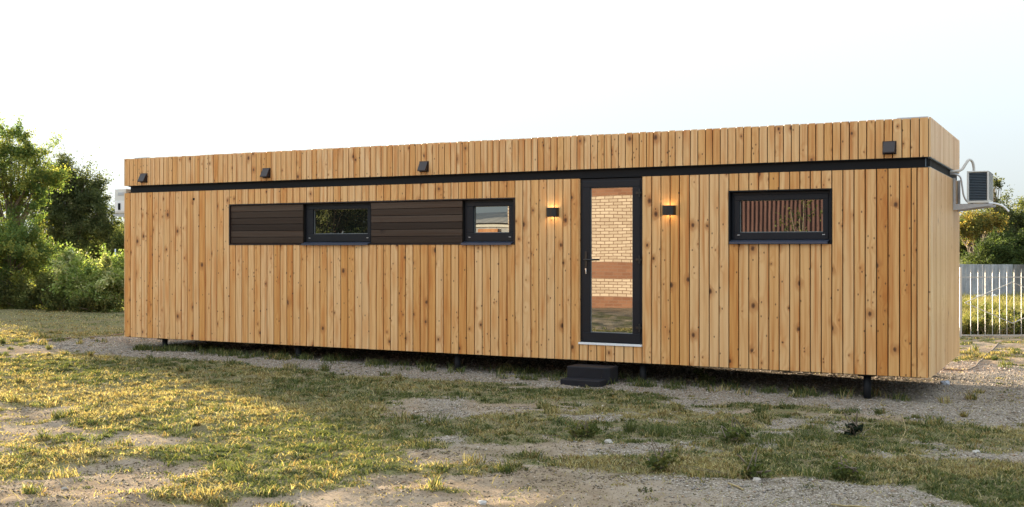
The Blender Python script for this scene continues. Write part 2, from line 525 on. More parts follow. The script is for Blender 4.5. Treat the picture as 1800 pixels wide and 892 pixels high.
# ------------------------------------------------------------------ ground
def mat_ground():
    t = NT('ground_soil_gravel')
    a = t.n('ShaderNodeAttribute', attribute_name='Col').outputs['Color']
    sp = t.n('ShaderNodeSeparateColor'); t.lk(a, sp.inputs[0])
    turf, grav = sp.outputs[0], sp.outputs[1]
    o = t.obj()
    big = t.noise(o, .7, 4.).outputs[0]
    mid = t.noise(o, 5., 5., .6).outputs[0]
    fine = t.noise(o, 60., 4., .65).outputs[0]
    soil = t.mix(t.mapr(mid, .35, .65), (.20, .147, .103), (.28, .215, .154))
    soil = t.mix(t.math('MULTIPLY', t.mapr(big, .4, .6), .5), soil, (.25, .21, .165))
    soil = t.mix(t.math('MULTIPLY', t.mapr(fine, .48, .7), .7), soil, (.13, .095, .062))
    crumb = t.noise(o, 170., 3., .7).outputs[0]
    soil = t.mix(t.math('MULTIPLY', t.mapr(crumb, .55, .7), .6), soil, (.34, .28, .21))
    soil = t.mix(t.math('MULTIPLY', t.mapr(t.noise(o, 1.7, 5., .65).outputs[0], .5, .66), .55), soil, (.145, .108, .07))
    v = t.n('ShaderNodeTexVoronoi'); t.lk(o, v.inputs['Vector']); v.inputs['Scale'].default_value = 62.
    v2 = t.n('ShaderNodeTexVoronoi'); t.lk(o, v2.inputs['Vector']); v2.inputs['Scale'].default_value = 120.
    cv = t.n('ShaderNodeSeparateColor'); t.lk(v.outputs['Color'], cv.inputs[0])
    gv = t.ramp(cv.outputs[0], [(0., (.12, .098, .078)), (.35, (.22, .185, .15)), (.7, (.29, .25, .21)), (1., (.44, .39, .345))])
    gv = t.mix(t.mapr(v.outputs['Distance'], .35, .75), gv, (.10, .085, .065))
    c2 = t.n('ShaderNodeSeparateColor'); t.lk(v2.outputs['Color'], c2.inputs[0])
    gv = t.mix(t.math('MULTIPLY', c2.outputs[1], .35), gv, (.36, .30, .24))
    litter = t.mix(t.mapr(fine, .35, .65), (.09, .072, .04), (.20, .165, .095))
    litter = t.mix(t.math('MULTIPLY', t.mapr(mid, .42, .62), .6), litter, (.12, .125, .055))
    gmask = t.mapr(t.math('ADD', grav, t.math('MULTIPLY_ADD', mid, .5, -.25)), .3, .7)
    c = t.mix(gmask, soil, gv)
    tm = t.mapr(t.math('ADD', turf, t.math('MULTIPLY_ADD', mid, .7, -.35)), .2, .7)
    c = t.mix(tm, c, litter)
    # open dry meadow far from the house
    far = sp.outputs[2]
    meadow = t.mix(t.mapr(big, .35, .65), (.10, .11, .04), (.16, .15, .065))
    c = t.mix(far, c, meadow)
    h = t.math('ADD', t.math('MULTIPLY', t.math('SUBTRACT', 1., v.outputs['Distance']), gmask), t.math('MULTIPLY', fine, .8))
    h = t.math('ADD', h, t.math('MULTIPLY', mid, .8))
    t.principled(c, .95, 0., t.bump(h, .85, .010), 0.)
    return t.m


def axis(dense0, dense1, step, lo, hi, g=1.22):
    a = list(np.arange(dense0, dense1 + 1e-6, step)); d = step; x = a[-1]
    while x < hi: d *= g; x += d; a.append(x)
    d = step; x = a[0]; pre = []
    while x > lo: d *= g; x -= d; pre.append(x)
    return np.array(pre[::-1] + a)


xs = axis(-10.5, 9.5, .05, -900, 900); ys = axis(5.5, 22, .05, -500, 1500)
gx, gy = np.meshgrid(xs, ys)
gx = gx.ravel(); gy = gy.ravel()
gz = G(gx, gy)
cov, grv = masks(gx, gy)
gz = gz + cov * .012 * vnoise(gx * 9, gy * 9, 5) + (vnoise(gx * 14, gy * 14, 8) - .5) * .012
gfar = sstep(26, 45, np.hypot(gx, gy))
nx, ny = len(xs), len(ys)
idx = np.arange(nx * ny).reshape(ny, nx)
q = np.stack([idx[:-1, :-1], idx[:-1, 1:], idx[1:, 1:], idx[1:, :-1]], -1).reshape(-1, 4)
ground = fast_mesh('ground', np.stack([gx, gy, gz], 1), q.ravel(), np.full(len(q), 4, np.int32), np.stack([cov, grv, gfar], 1), mat_ground(), smooth=True)
tag(ground, kind='structure')


# ------------------------------------------------------------------ grass, gravel (stuff)
def frame_xy(n, y0, y1, margin=.6, power=1.0):
    """random points over the wedge of ground in front of the viewer"""
    y = y0 + (y1 - y0) * RNG.random(n) ** power
    half = y * .475 + margin
    x = (RNG.random(n) * 2 - 1) * half
    return x, y


GREEN = np.array([[.075, .098, .038], [.11, .13, .05], [.17, .175, .07], [.068, .09, .042]])
STRAW = np.array([[.38, .32, .16], [.30, .25, .12], [.45, .38, .21], [.24, .16, .075]])


def blades(x, y, h, w, lean, col, zoff=0.):
    """bent five-vertex blades"""
    n = len(x)
    z = G(x, y) - .004 + zoff
    a = RNG.random(n) * 2 * PI
    b = RNG.random(n) * 2 * PI
    dx, dy = np.cos(a), np.sin(a)
    sx, sy = np.cos(b) * w * .5, np.sin(b) * w * .5
    P = np.zeros((n, 5, 3), np.float32)
    m = lean * h
    hz = h * np.sqrt(np.clip(1 - (lean * .8) ** 2, .08, 1))
    P[:, 0] = np.stack([x - sx, y - sy, z], 1); P[:, 1] = np.stack([x + sx, y + sy, z], 1)
    mx, my = x + dx * m * .35, y + dy * m * .35
    P[:, 2] = np.stack([mx + sx * .8, my + sy * .8, z + hz * .6], 1); P[:, 3] = np.stack([mx - sx * .8, my - sy * .8, z + hz * .6], 1)
    P[:, 4] = np.stack([x + dx * m, y + dy * m, z + hz * (1 - .25 * lean)], 1)
    base = np.arange(n)[:, None] * 5
    f = np.concatenate([base + np.array([0, 1, 2, 3]), base + np.array([3, 2, 4])], 1)
    lt = np.tile([4, 3], n).astype(np.int32)
    c = np.repeat(col, 5, 0)
    return P.reshape(-1, 3), f.ravel(), lt, c


def merge(parts):
    V, Fc, T, C = [], [], [], []; o = 0
    for v, f, t, c in parts:
        V.append(v); Fc.append(f + o); T.append(t); C.append(c); o += len(v)
    return np.concatenate(V), np.concatenate(Fc), np.concatenate(T), np.concatenate(C)


def blade_colour(x, y, n, dry_bias=0.):
    k = fbm(x * .8, y * .8, 91, 3) + (fbm(x * 4, y * 4, 95, 2) - .5) * .7
    dry = np.clip(.40 + (k - .5) * 2.2 + dry_bias, .04, .93)
    isd = RNG.random(n) < dry
    c = GREEN[RNG.integers(0, len(GREEN), n)].copy()
    c[isd] = STRAW[RNG.integers(0, len(STRAW), isd.sum())]
    return c * (.75 + .5 * RNG.random((n, 1)))


parts = []
N = 800000
x, y = frame_xy(N, 6.2, 30, 2.2, 1.7)
cv_, gr_ = masks(x, y)
lx, ly = to_local(x, y)
inside = (lx > -L - .05) & (lx < .1) & (ly > .15) & (ly < W + .1)
keep = (RNG.random(N) < cv_ ** 1.25 * np.clip(11 / y, .3, 1.) + .02) & ~inside
x, y, cv_ = x[keep], y[keep], cv_[keep]
n = len(x)
clump = fbm(x * 3.5, y * 3.5, 101, 2)
h = (.014 + .042 * RNG.random(n) ** 1.6) * (.35 + 1.4 * clump) * (.55 + .6 * cv_)
w = .0035 + .0004 * y + .002 * RNG.random(n)
lxx = lx[keep]
sunny = sstep(-1.0, -4.5, x + .0 * y) * .22
parts.append(blades(x, y, h, w, .5 + .6 * RNG.random(n), blade_colour(x, y, n, sunny)))
# low spreading clumps, each with a colour of its own
T = 30000
tx, ty = frame_xy(T, 6.3, 21, 1.8, 1.25)
tc, tg = masks(tx, ty)
tl, tn = to_local(tx, ty)
k = (RNG.random(T) < .03 + tc ** 1.1) & ~((tl > -L) & (tl < 0) & (tn > .1) & (tn < W))
tx, ty, tc = tx[k], ty[k], tc[k]
nb = RNG.integers(12, 44, len(tx))
bx = np.repeat(tx, nb); by = np.repeat(ty, nb); n = len(bx)
rad = np.repeat(.025 + .06 * RNG.random(len(tx)), nb)
th = np.repeat((.018 + .042 * RNG.random(len(tx)) ** 2) * (.6 + .5 * tc), nb)
dr = np.repeat(RNG.choice([-.55, -.35, -.1, .2, .35, .6], len(tx)), nb)
lum = np.repeat(.62 + .6 * RNG.random(len(tx)), nb)[:, None]
ang = RNG.random(n) * 2 * PI; rr = np.sqrt(RNG.random(n)) * rad
bx = bx + np.cos(ang) * rr; by = by + np.sin(ang) * rr
sun_ = sstep(1.0, -4.5, bx) * .2
parts.append(blades(bx, by, th * (.6 + .7 * RNG.random(n)), .0045 + .00045 * by, .45 + .7 * RNG.random(n), blade_colour(bx, by, n, dr + sun_) * lum))
# taller tufts
T = 1900
tx, ty = frame_xy(T, 6.4, 20, 2.0, 1.1)
tc, tg = masks(tx, ty)
tl, tn = to_local(tx, ty)
k = (RNG.random(T) < .04 + .9 * tc * (tc < .9)) & ~((tl > -L) & (tl < 0) & (tn > -.1) & (tn < W))
tx, ty = tx[k], ty[k]
nb = RNG.integers(25, 90, len(tx))
bx = np.repeat(tx, nb); by = np.repeat(ty, nb); n = len(bx)
rad = np.repeat(.03 + .09 * RNG.random(len(tx)), nb)
th = np.repeat(.05 + .10 * RNG.random(len(tx)) ** 2, nb)
dr = np.repeat(RNG.random(len(tx)) * .9 - .45, nb)
ang = RNG.random(n) * 2 * PI; rr = np.sqrt(RNG.random(n)) * rad
bx = bx + np.cos(ang) * rr; by = by + np.sin(ang) * rr
parts.append(blades(bx, by, th * (.5 + .7 * RNG.random(n)), .004 + .0004 * by, .25 + .7 * RNG.random(n), blade_colour(bx, by, n, dr)))
# weeds growing along the front and under the house
T = 150
wl = -L + .6 + RNG.random(T) ** 1.5 * (L - .8); wn = -.25 + .75 * RNG.random(T) ** 1.3
tx, ty = to_world(wl, wn)
nb = RNG.integers(20, 60, T)
bx = np.repeat(tx, nb); by = np.repeat(ty, nb); n = len(bx)
ang = RNG.random(n) * 2 * PI; rr = np.sqrt(RNG.random(n)) * .12
bx = bx + np.cos(ang) * rr; by = by + np.sin(ang) * rr
parts.append(blades(bx, by, (.05 + .11 * RNG.random(n) ** 2), .011, .3 + .6 * RNG.random(n), blade_colour(bx, by, n, -.3)))
# straws lying loose
n = 9000
x, y = frame_xy(n, 6.6, 15, .3, 1.3)
parts.append(blades(x, y, .03 + .12 * RNG.random(n) ** 3, np.full(n, .0045), .95 + .25 * RNG.random(n), STRAW[RNG.integers(0, 3, n)] * (.8 + .4 * RNG.random((n, 1)))))
tag(fast_mesh('grass', *merge(parts), M['grass']), 'patchy half dry grass in front of the timber house', 'grass', kind='stuff')


def pebbles(x, y, r, col, sink=.3):
    n = len(x)
    O = np.array([[1, 0, 0], [0, 1, 0], [-1, 0, 0], [0, -1, 0], [0, 0, 1], [0, 0, -1]], float)
    P = O[None] * (r[:, None, None] * (.65 + .7 * RNG.random((n, 6, 1))))
    P[:, :, :2] *= (.7 + .6 * RNG.random((n, 1, 2)))
    P[:, :, 2] *= .65
    a = RNG.random(n) * PI; c, s = np.cos(a)[:, None], np.sin(a)[:, None]
    X = P[:, :, 0] * c - P[:, :, 1] * s; Yy = P[:, :, 0] * s + P[:, :, 1] * c
    P[:, :, 0] = X + x[:, None]; P[:, :, 1] = Yy + y[:, None]; P[:, :, 2] += (G(x, y) + r * (.5 - sink))[:, None]
    base = np.arange(n)[:, None, None] * 6
    T = np.array([[0, 1, 4], [1, 2, 4], [2, 3, 4], [3, 0, 4], [1, 0, 5], [2, 1, 5], [3, 2, 5], [0, 3, 5]])
    f = (base + T[None]).reshape(-1)
    return P.reshape(-1, 3), f, np.full(n * 8, 3, np.int32), np.repeat(col, 6, 0)


N = 260000
x, y = frame_xy(N, 6.2, 21, 1.8, 1.1)
cv_, gr_ = masks(x, y)
keep = RNG.random(N) < np.clip((gr_ * .55 + .05 * (y < 10) * sstep(-1.5, .5, x)) * (1 - cv_), 0, 1)
x, y = x[keep], y[keep]; n = len(x)
r = .003 + .011 * RNG.random(n) ** 4 + .0003 * y
pal = np.array([[.28, .235, .19], [.36, .31, .265], [.17, .14, .11], [.46, .41, .36], [.32, .225, .155], [.25, .225, .205]])
tag(fast_mesh('gravel', *pebbles(x, y, r, pal[RNG.integers(0, len(pal), n)] * (.7 + .5 * RNG.random((n, 1)))), M['pebble']), 'loose grey gravel spread round the house', 'gravel', kind='stuff')


# soil crumbs, bits of straw and dry leaves
N = 190000
x, y = frame_xy(N, 6.2, 15, 1.8, 1.4)
cv_, gr_ = masks(x, y)
keep = RNG.random(N) < (1 - cv_) * (1 - .6 * gr_) * (.25 + 1.2 * sstep(.45, .65, fbm(x * 1.3, y * 1.3, 301, 3)))
x, y = x[keep], y[keep]; n = len(x)
pal2 = np.array([[.20, .15, .10], [.14, .10, .065], [.26, .20, .14], [.10, .075, .045], [.30, .26, .21]])
tag(fast_mesh('soil_crumbs', *pebbles(x, y, .0025 + .008 * RNG.random(n) ** 5 + .0002 * y, pal2[RNG.integers(0, len(pal2), n)] * (.7 + .6 * RNG.random((n, 1)))), M['pebble']), 'brown crumbs of soil and litter on the bare ground', 'soil', kind='stuff')


# ------------------------------------------------------------------ the house
house = empty('modular_house', (HX, HY, 0), HA, 'long flat roofed modular house clad in knotty honey coloured vertical timber boards', 'house')
ZB, ZL, ZU, ZT = .26, 2.60, 2.72, 3.16       # cladding bottom, lower top, upper bottom, parapet top
OPEN = [(-10.164, -5.208, 1.752, 2.376), (-4.272, -3.410, .462, ZL), (-2.295, -1.077, 1.752, 2.394)]


class Planks:
    """vertical boards as separate solids inside one mesh, with a wood coordinate on every vertex"""
    def __init__(s): s.v = []; s.f = []; s.w = []

    def board(s, u0, u1, z0, z1, fn, t=.02, r=None, horiz=False, gap=.0056, ch=.005):
        r = random.random() if r is None else r
        a, b = u0 + gap, u1 - gap
        if horiz:
            prof = [(0, b - ch)]
        k = len(s.v)
        prof = [(a + ch, 0), (b - ch, 0), (b, ch), (b, t), (a, t), (a, ch)]
        for zz in (z0, z1):
            for (u, d) in prof:
                s.v.append(fn(u, d, zz)); s.w.append((u - (a + b) / 2, zz, r))
        for i in range(6):
            j = (i + 1) % 6
            s.f.append((k + i, k + j, k + 6 + j, k + 6 + i))
        s.f.append(tuple(k + i for i in (5, 4, 3, 2, 1, 0))); s.f.append(tuple(k + 6 + i for i in range(6)))

    def build(s, name, mat, parent):
        me = bpy.data.meshes.new(name); me.from_pydata(s.v, [], s.f)
        a = me.attributes.new('wood', 'FLOAT_VECTOR', 'POINT'); a.data.foreach_set('vector', np.array(s.w, np.float32).ravel())
        import bmesh
        bm = bmesh.new(); bm.from_mesh(me); bmesh.ops.recalc_face_normals(bm, faces=bm.faces); bm.to_mesh(me); bm.free()
        return link(name, me, mat, parent)


def board_rnd():
    q = random.random()
    return min(1, max(0, random.betavariate(1.1, 1.7) if q < .9 else .7 + .3 * random.random()))


front = lambda u, d, z: (u, d, z)
right = lambda u, d, z: (-d, u, z)
back = lambda u, d, z: (u, W - d, z)
left = lambda u, d, z: (-L + d, u, z)

lower = Planks()
segs = [(-L + .022, -10.164, 18), (-10.164, -5.208, 40), (-5.208, -4.272, 8), (-4.272, -3.410, 7), (-3.410, -2.295, 9), (-2.295, -1.077, 10), (-1.077, -.022, 9)]
for (a, b, n) in segs:
    ed = [a + (b - a) * i / n for i in range(n + 1)]
    for i in range(1, n): ed[i] += random.uniform(-.004, .004)
    if b == -.022:                        # one narrow ripped board before the corner board
        ed = [a + (b - a) * x for x in (0, .118, .236, .354, .472, .590, .708, .826, .884, 1)]
    for u0, u1 in zip(ed, ed[1:]):
        zs = [(ZB, ZL)]
        for (x0, x1, z0, z1) in OPEN:
            if u0 >= x0 - 1e-4 and u1 <= x1 + 1e-4:
                zs = [(ZB, z0)] + ([(z1, ZL)] if z1 < ZL - .01 else [])
        for (z0, z1) in zs:
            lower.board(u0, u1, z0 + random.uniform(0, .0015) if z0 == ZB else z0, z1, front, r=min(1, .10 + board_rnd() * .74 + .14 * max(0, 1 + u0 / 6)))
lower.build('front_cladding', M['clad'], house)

upper = Planks()
n = 130
ed = [-L + .022 + (L - .044) * i / n for i in range(n + 1)]
for i in range(1, n): ed[i] += random.uniform(-.004, .004)
for i, (u0, u1) in enumerate(zip(ed, ed[1:])):
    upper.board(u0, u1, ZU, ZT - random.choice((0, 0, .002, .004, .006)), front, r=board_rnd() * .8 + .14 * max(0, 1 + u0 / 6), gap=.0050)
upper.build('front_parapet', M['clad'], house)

for nm, fn, (a, b), mt in (('end_cladding', right, (0, W), M['clad_side']), ('back_cladding', back, (-L + .022, -.022), M['clad']), ('end_cladding', left, (0, W), M['clad_side'])):
    pl = Planks(); n = round((b - a) / .1235)
    for i in range(n):
        pl.board(a + (b - a) * i / n, a + (b - a) * (i + 1) / n, ZB, ZL, fn, r=random.random())
    pl.build(nm, mt, house)
    pl = Planks(); n = round((b - a) / .0955)
    for i in range(n):
        pl.board(a + (b - a) * i / n, a + (b - a) * (i + 1) / n, ZU, ZT, fn, r=random.random())
    pl.build(nm.replace('cladding', 'parapet'), mt, house)

# black membrane behind the boards (with the openings cut out) and the dark shell inside
m = MB()
for (a, b, _) in segs:
    zs = [(ZB + .01, ZL - .005)]
    for (x0, x1, z0, z1) in OPEN:
        if abs(a - x0) < .03 and abs(b - x1) < .03:
            zs = [(ZB + .01, z0 - .004)] + ([(z1 + .004, ZL - .005)] if z1 < ZL - .01 else [])
    for (z0, z1) in zs:
        m.box(max(a, -L + .03), min(b, -.03), .03, .155, z0, z1)
m.box(-L + .03, -.03, .16, W - .03, ZB + .005, 2.98)
m.box(-L + .03, -.03, .03, .06, ZU + .004, ZT - .012); m.box(-L + .03, -.03, W - .06, W - .03, ZU + .004, ZT - .012)
m.box(-L + .03, -L + .06, .065, W - .065, ZU + .004, ZT - .012); m.box(-.06, -.03, .065, W - .065, ZU + .004, ZT - .012)
m.build('wall_shell', M['membrane'], house)
MB().box(-L + .065, -.065, .065, W - .065, 2.985, 3.02).build('roof', M['roofm'], house)
# metal flashing caps peeping over the parapet at both ends
for fa, fb in ((-.36, -.03), (-12.2, -11.9)):
    MB().box(fa, fb, .028, .07, ZT - .006, ZT + .012).build('parapet_flashing', M['galv'], house)


def channel(m, p0, p1, nrm):
    """C-shaped steel edge beam between two points of the plan, open towards nrm"""
    z0, z1 = ZL + .004, ZU - .002
    prof = [(.060, z0), (.012, z0), (.012, z0 + .008), (.052, z0 + .012), (.052, z1 - .012), (.004, z1 - .008), (.004, z1), (.060, z1)]
    return prof


beam = MB()
prof = channel(None, None, None, None)
beam.prism(prof, -L + .10, -.03, 'x')
beam.build('edge_beam', M['steel'], house)
beam = MB()
beam.prism([(-d, z) for d, z in prof], .03, W - .03, 'y')
beam.build('end_beam', M['acfin'], house)
beam = MB()
beam.prism([(-L + d, z) for d, z in prof], .10, W - .03, 'y')
beam.build('end_beam', M['steel'], house)
beam = MB(); beam.prism([(W - d, z) for d, z in prof], -L + .1, -.03, 'x'); beam.build('back_beam', M['steel'], house)

# chassis and piles
m = MB()
m.box(-L + .03, -.06, .035, .16, .252, ZB + .004); m.box(-L + .03, -.06, W - .16, W - .035, .256, ZB + .004)
for xx in np.linspace(-L + .05, -.2, 12): m.box(xx, xx + .1, .16, W - .16, .258, ZB + .0045)
m.build('chassis', M['steel'], house)
for lyp in (.12, W - .12):
    for lxp in (-11.62, -8.92, -6.16, -3.44, -.70):
        wx, wy = to_world(lxp, lyp)
        g0 = float(G(wx, wy)) - .08
        p = MB(); p.tube([(0, 0, g0), (0, 0, .240)], .044, 16); p.box(-.09, .09, -.08, .08, .238, .2505)
        o = p.build('support_pile', M['steel'], house, smooth=False); o.location = (lxp, lyp, 0)
        o.data.polygons.foreach_set('use_smooth', [len(f.vertices) == 4 for f in o.data.polygons])

# lining of the long window band and of the single window
def lining(x0, x1, z0, z1, t=.016, d=.15, p=-.006):
    m = MB()
    m.box(x0 - .002, x1 + .002, p, d, z1 - t, z1 + .002); m.box(x0 - .002, x1 + .002, p, d, z0 - .002, z0 + t)
    m.box(x0 - .002, x0 + t, p, d, z0 + t, z1 - t); m.box(x1 - t, x1 + .002, p, d, z0 + t, z1 - t)
    return m


lining(*OPEN[0]).build('window_surround', M['brown'] if False else M['ventm'], house, .002)
lining(*OPEN[2]).build('window_surround', M['steel'], house, .002)

# dark stained horizontal board panels
for (x0, x1) in ((-10.140, -8.752), (-7.530, -6.026)):
    pl = Planks(); n = 6; z0, z1 = 1.772, 2.356
    for i in range(n):
        a, b = z0 + (z1 - z0) * i / n, z0 + (z1 - z0) * (i + 1) / n
        pl.board(a, b, x0, x1, lambda u, d, z: (z, .014 + d, u), t=.02, gap=.003, ch=.003)
    o = pl.build('board_panel', M['brown'], house)
    bk = MB(); bk.box(x0, x1, .036, .15, z0, z1)
    bk.build('panel_backing', M['membrane'], o)


def window(x0, x1, z0, z1, gx0, gx1, gz0, gz1, gl, sill=True):
    """frame, opening sash, glass, drip sill"""
    fr = MB(); fy0, fy1 = .070, .15
    fw = .045
    fr.box(x0, x1, fy0, fy1, z1 - fw, z1); fr.box(x0, x1, fy0, fy1, z0, z0 + fw)
    fr.box(x0, x0 + fw, fy0, fy1, z0 + fw, z1 - fw); fr.box(x1 - fw, x1, fy0, fy1, z0 + fw, z1 - fw)
    w = fr.build('window', M['anthracite'], house, .004)
    s = MB(); sy0, sy1 = .058, .13
    a0, a1, b0, b1 = x0 + fw - .012, x1 - fw + .012, z0 + fw - .012, z1 - fw + .012
    s.box(a0, a1, sy0, sy1, gz1, b1); s.box(a0, a1, sy0, sy1, b0, gz0)
    s.box(a0, gx0, sy0, sy1, gz0, gz1); s.box(gx1, a1, sy0, sy1, gz0, gz1)
    s.build('sash', M['anthracite'], w, .005)
    g = MB(); g.box(gx0 - .006, gx1 + .006, .096, .102, gz0 - .006, gz1 + .006); g.build('glass', gl, w)
    e = MB(); t = .007
    e.box(gx0, gx1, .090, .0955, gz1 - t, gz1); e.box(gx0, gx1, .090, .0955, gz0, gz0 + t)
    e.box(gx0, gx0 + t, .090, .0955, gz0 + t, gz1 - t); e.box(gx1 - t, gx1, .090, .0955, gz0 + t, gz1 - t)
    e.build('gasket', M['gasket'], w)
    for hx in (x0 + .07, x1 - .1):
        MB().box(hx, hx + .03, .050, .0585, z0 + .085, z0 + .093).build('drain_cap', M['galv'], w)
    si = MB()
    si.prism([(.068, z0 + .030), (-.034, z0 + .006), (-.034, z0 - .018), (-.031, z0 - .018), (-.031, z0 + .002), (.068, z0 + .024)], x0 - .004, x1 - .022, 'x')
    si.build('sill', M['sillm'], w)
    return w


window(-8.745, -7.536, 1.764, 2.358, -8.600, -7.625, 1.912, 2.272, M['glass'])
window(-6.018, -5.226, 1.764, 2.358, -5.874, -5.329, 1.912, 2.272, M['glass'])
window(-2.276, -1.095, 1.772, 2.376, -2.180, -1.190, 1.892, 2.276, M['glassw'])

# door
D0, D1, DZ0, DZ1 = -4.262, -3.414, .492, 2.594
fr = MB(); fy0, fy1 = .030, .15
fr.box(D0, D1, fy0, fy1, DZ1 - .045, DZ1); fr.box(D0, D1, fy0, fy1, DZ0, DZ0 + .03)
fr.box(D0, D0 + .045, fy0, fy1, DZ0 + .03, DZ1 - .045); fr.box(D1 - .045, D1, fy0, fy1, DZ0 + .03, DZ1 - .045)
door = fr.build('door', M['anthracite'], house, .004)
lf = MB(); ly0, ly1 = .020, .085
a0, a1, b0, b1 = D0 + .030, D1 - .030, DZ0 + .018, DZ1 - .030
gx0, gx1, gz0, gz1 = -4.125, -3.545, .622, 2.478
lf.box(a0, a1, ly0, ly1, gz1, b1); lf.box(a0, a1, ly0, ly1, b0, gz0); lf.box(a0, gx0, ly0, ly1, gz0, gz1); lf.box(gx1, a1, ly0, ly1, gz0, gz1)
lf.build('door_leaf', M['anthracite'], door, .005)
MB().box(gx0 - .006, gx1 + .006, .046, .052, gz0 - .006, gz1 + .006).build('glass', M['glassd'], door)
e = MB(); t = .008
e.box(gx0, gx1, .040, .0455, gz1 - t, gz1); e.box(gx0, gx1, .040, .0455, gz0, gz0 + t); e.box(gx0, gx0 + t, .040, .0455, gz0 + t, gz1 - t); e.box(gx1 - t, gx1, .040, .0455, gz0 + t, gz1 - t)
e.build('gasket', M['gasket'], door)
hd = MB()
hd.box(-4.196, -4.164, .008, .0195, 1.455, 1.660)
hd.tube([(-4.180, .010, 1.555), (-4.180, -.045, 1.555), (-4.176, -.052, 1.555), (-4.050, -.052, 1.553)], .0105, 10)
hd.build('handle', M['black'], door, .002)
lk = MB(); lk.tube([(-4.180, .018, 1.435), (-4.180, -.004, 1.435)], .011, 12); lk.box(-4.186, -4.174, .006, .019, 1.375, 1.425)
lk.tube([(-4.174, .004, 1.432), (-4.170, -.012, 1.40), (-4.168, -.012, 1.372)], .004, 6)
lk.build('lock', M['chrome'], door)
for hz in (.70, 1.56, 2.40):
    h_ = MB(); h_.box(D1 - .082, D1 - .004, .002, .0195, hz - .012, hz + .012); h_.tube([(D1 - .030, .004, hz - .05), (D1 - .030, .004, hz + .05)], .011, 10)
    h_.build('hinge', M['black'], door)
MB().box(-4.280, -3.412, -.012, .10, .464, .4905).build('threshold', M['whitep'], door, .002)
# timber reveal at the left of the door
pl = Planks(); pl.board(.0, .019, .494, ZL - .002, lambda u, d, z: (-4.272 + d * .4, .003 + u * 1.4, z), t=.018, r=.3, gap=.0, ch=.0005)
pl.build('door_reveal', M['clad'], house)

# vent hoods
def vent(xc, zc):
    m = MB(); s = .075
    m.box(xc - s, xc + s, -.012, -.0005, zc - s, zc + s)
    v = m.build('vent', M['ventm'], house, .002)
    h_ = MB(); a = .064
    h_.prism([(-.0125, zc + .068), (-.018, zc + .068), (-.085, zc - .052), (-.085, zc - .066), (-.080, zc - .066), (-.0125, zc - .060)], xc - a, xc + a, 'x')
    h_.build('hood', M['ventm'], v, .003)


for xc in (-11.955, -9.425, -6.626, -.437): vent(xc, 2.836)
# small metal eye screwed to the boards
MB().box(-10.905, -10.87, -.006, -.0005, 2.455, 2.49).build('wall_bracket', M['membrane'], house)


# ------------------------------------------------------------------ wall lamps
def lamp(lxp, zc, label):
    wx, wy = to_world(lxp, 0)
    e = empty('wall_lamp', (wx, wy, zc), HA, label, 'wall lamp', 'black up and down wall lamps by the door')
    R, hh = .080, .057
    prof = [(-R, 0.0)] + [(-R, -.035)] + [(R * math.cos(a), -.035 - .07 * math.sin(a)) for a in np.linspace(PI, 2 * PI, 13)[1:-1] - PI] [::-1] + [(R, -.035), (R, 0.0)]
    inn = [(p * .90, min(q_, -.006) * .93) for p, q_ in prof]
    m = MB(); k = 0; n = len(prof)
    for z in (-hh, hh):
        for p, q_ in prof: m.v.append((p, q_, z))
        for p, q_ in inn: m.v.append((p, q_, z))
    for i in range(n):
        j = (i + 1) % n
        m.f.append((i, j, 2 * n + j, 2 * n + i)); m.f.append((n + j, n + i, 3 * n + i, 3 * n + j))
        m.f.append((i, n + i, n + j, j)); m.f.append((2 * n + j, 3 * n + j, 3 * n + i, 2 * n + i))
    m.build('lamp_body', M['black'], e)
    b = MB(); b.tube([(0, -.05, -.030), (0, -.05, -.026), (0, -.05, .026), (0, -.05, .030)], .036, 16)
    b.build('bulb', M['lampglow'], e)
    return e


lamp(-4.640, 2.172, 'lit black half round wall lamp on the boards left of the door')
lamp(-3.045, 2.172, 'lit black half round wall lamp on the boards right of the door')

# ------------------------------------------------------------------ doorstep
wx, wy = to_world(-4.0, -.30)
g0 = float(G(wx, wy))
st = empty('doorstep', (wx, wy, g0), HA, 'black two tier step block on the gravel below the glass door', 'step')
b_ = MB(); b_.prism([(-.30, -.02), (.21, -.02), (.27, .04), (.27, .30), (-.30, .30)], -.03, .215, 'z')
b_.build('upper_tread', M['rubber'], st, .012)
b_ = MB(); b_.prism([(-.29, -.24), (.25, -.24), (.25, -.024), (-.29, -.024)], -.03, .075, 'z')
b_.build('lower_tread', M['rubber'], st, .010)


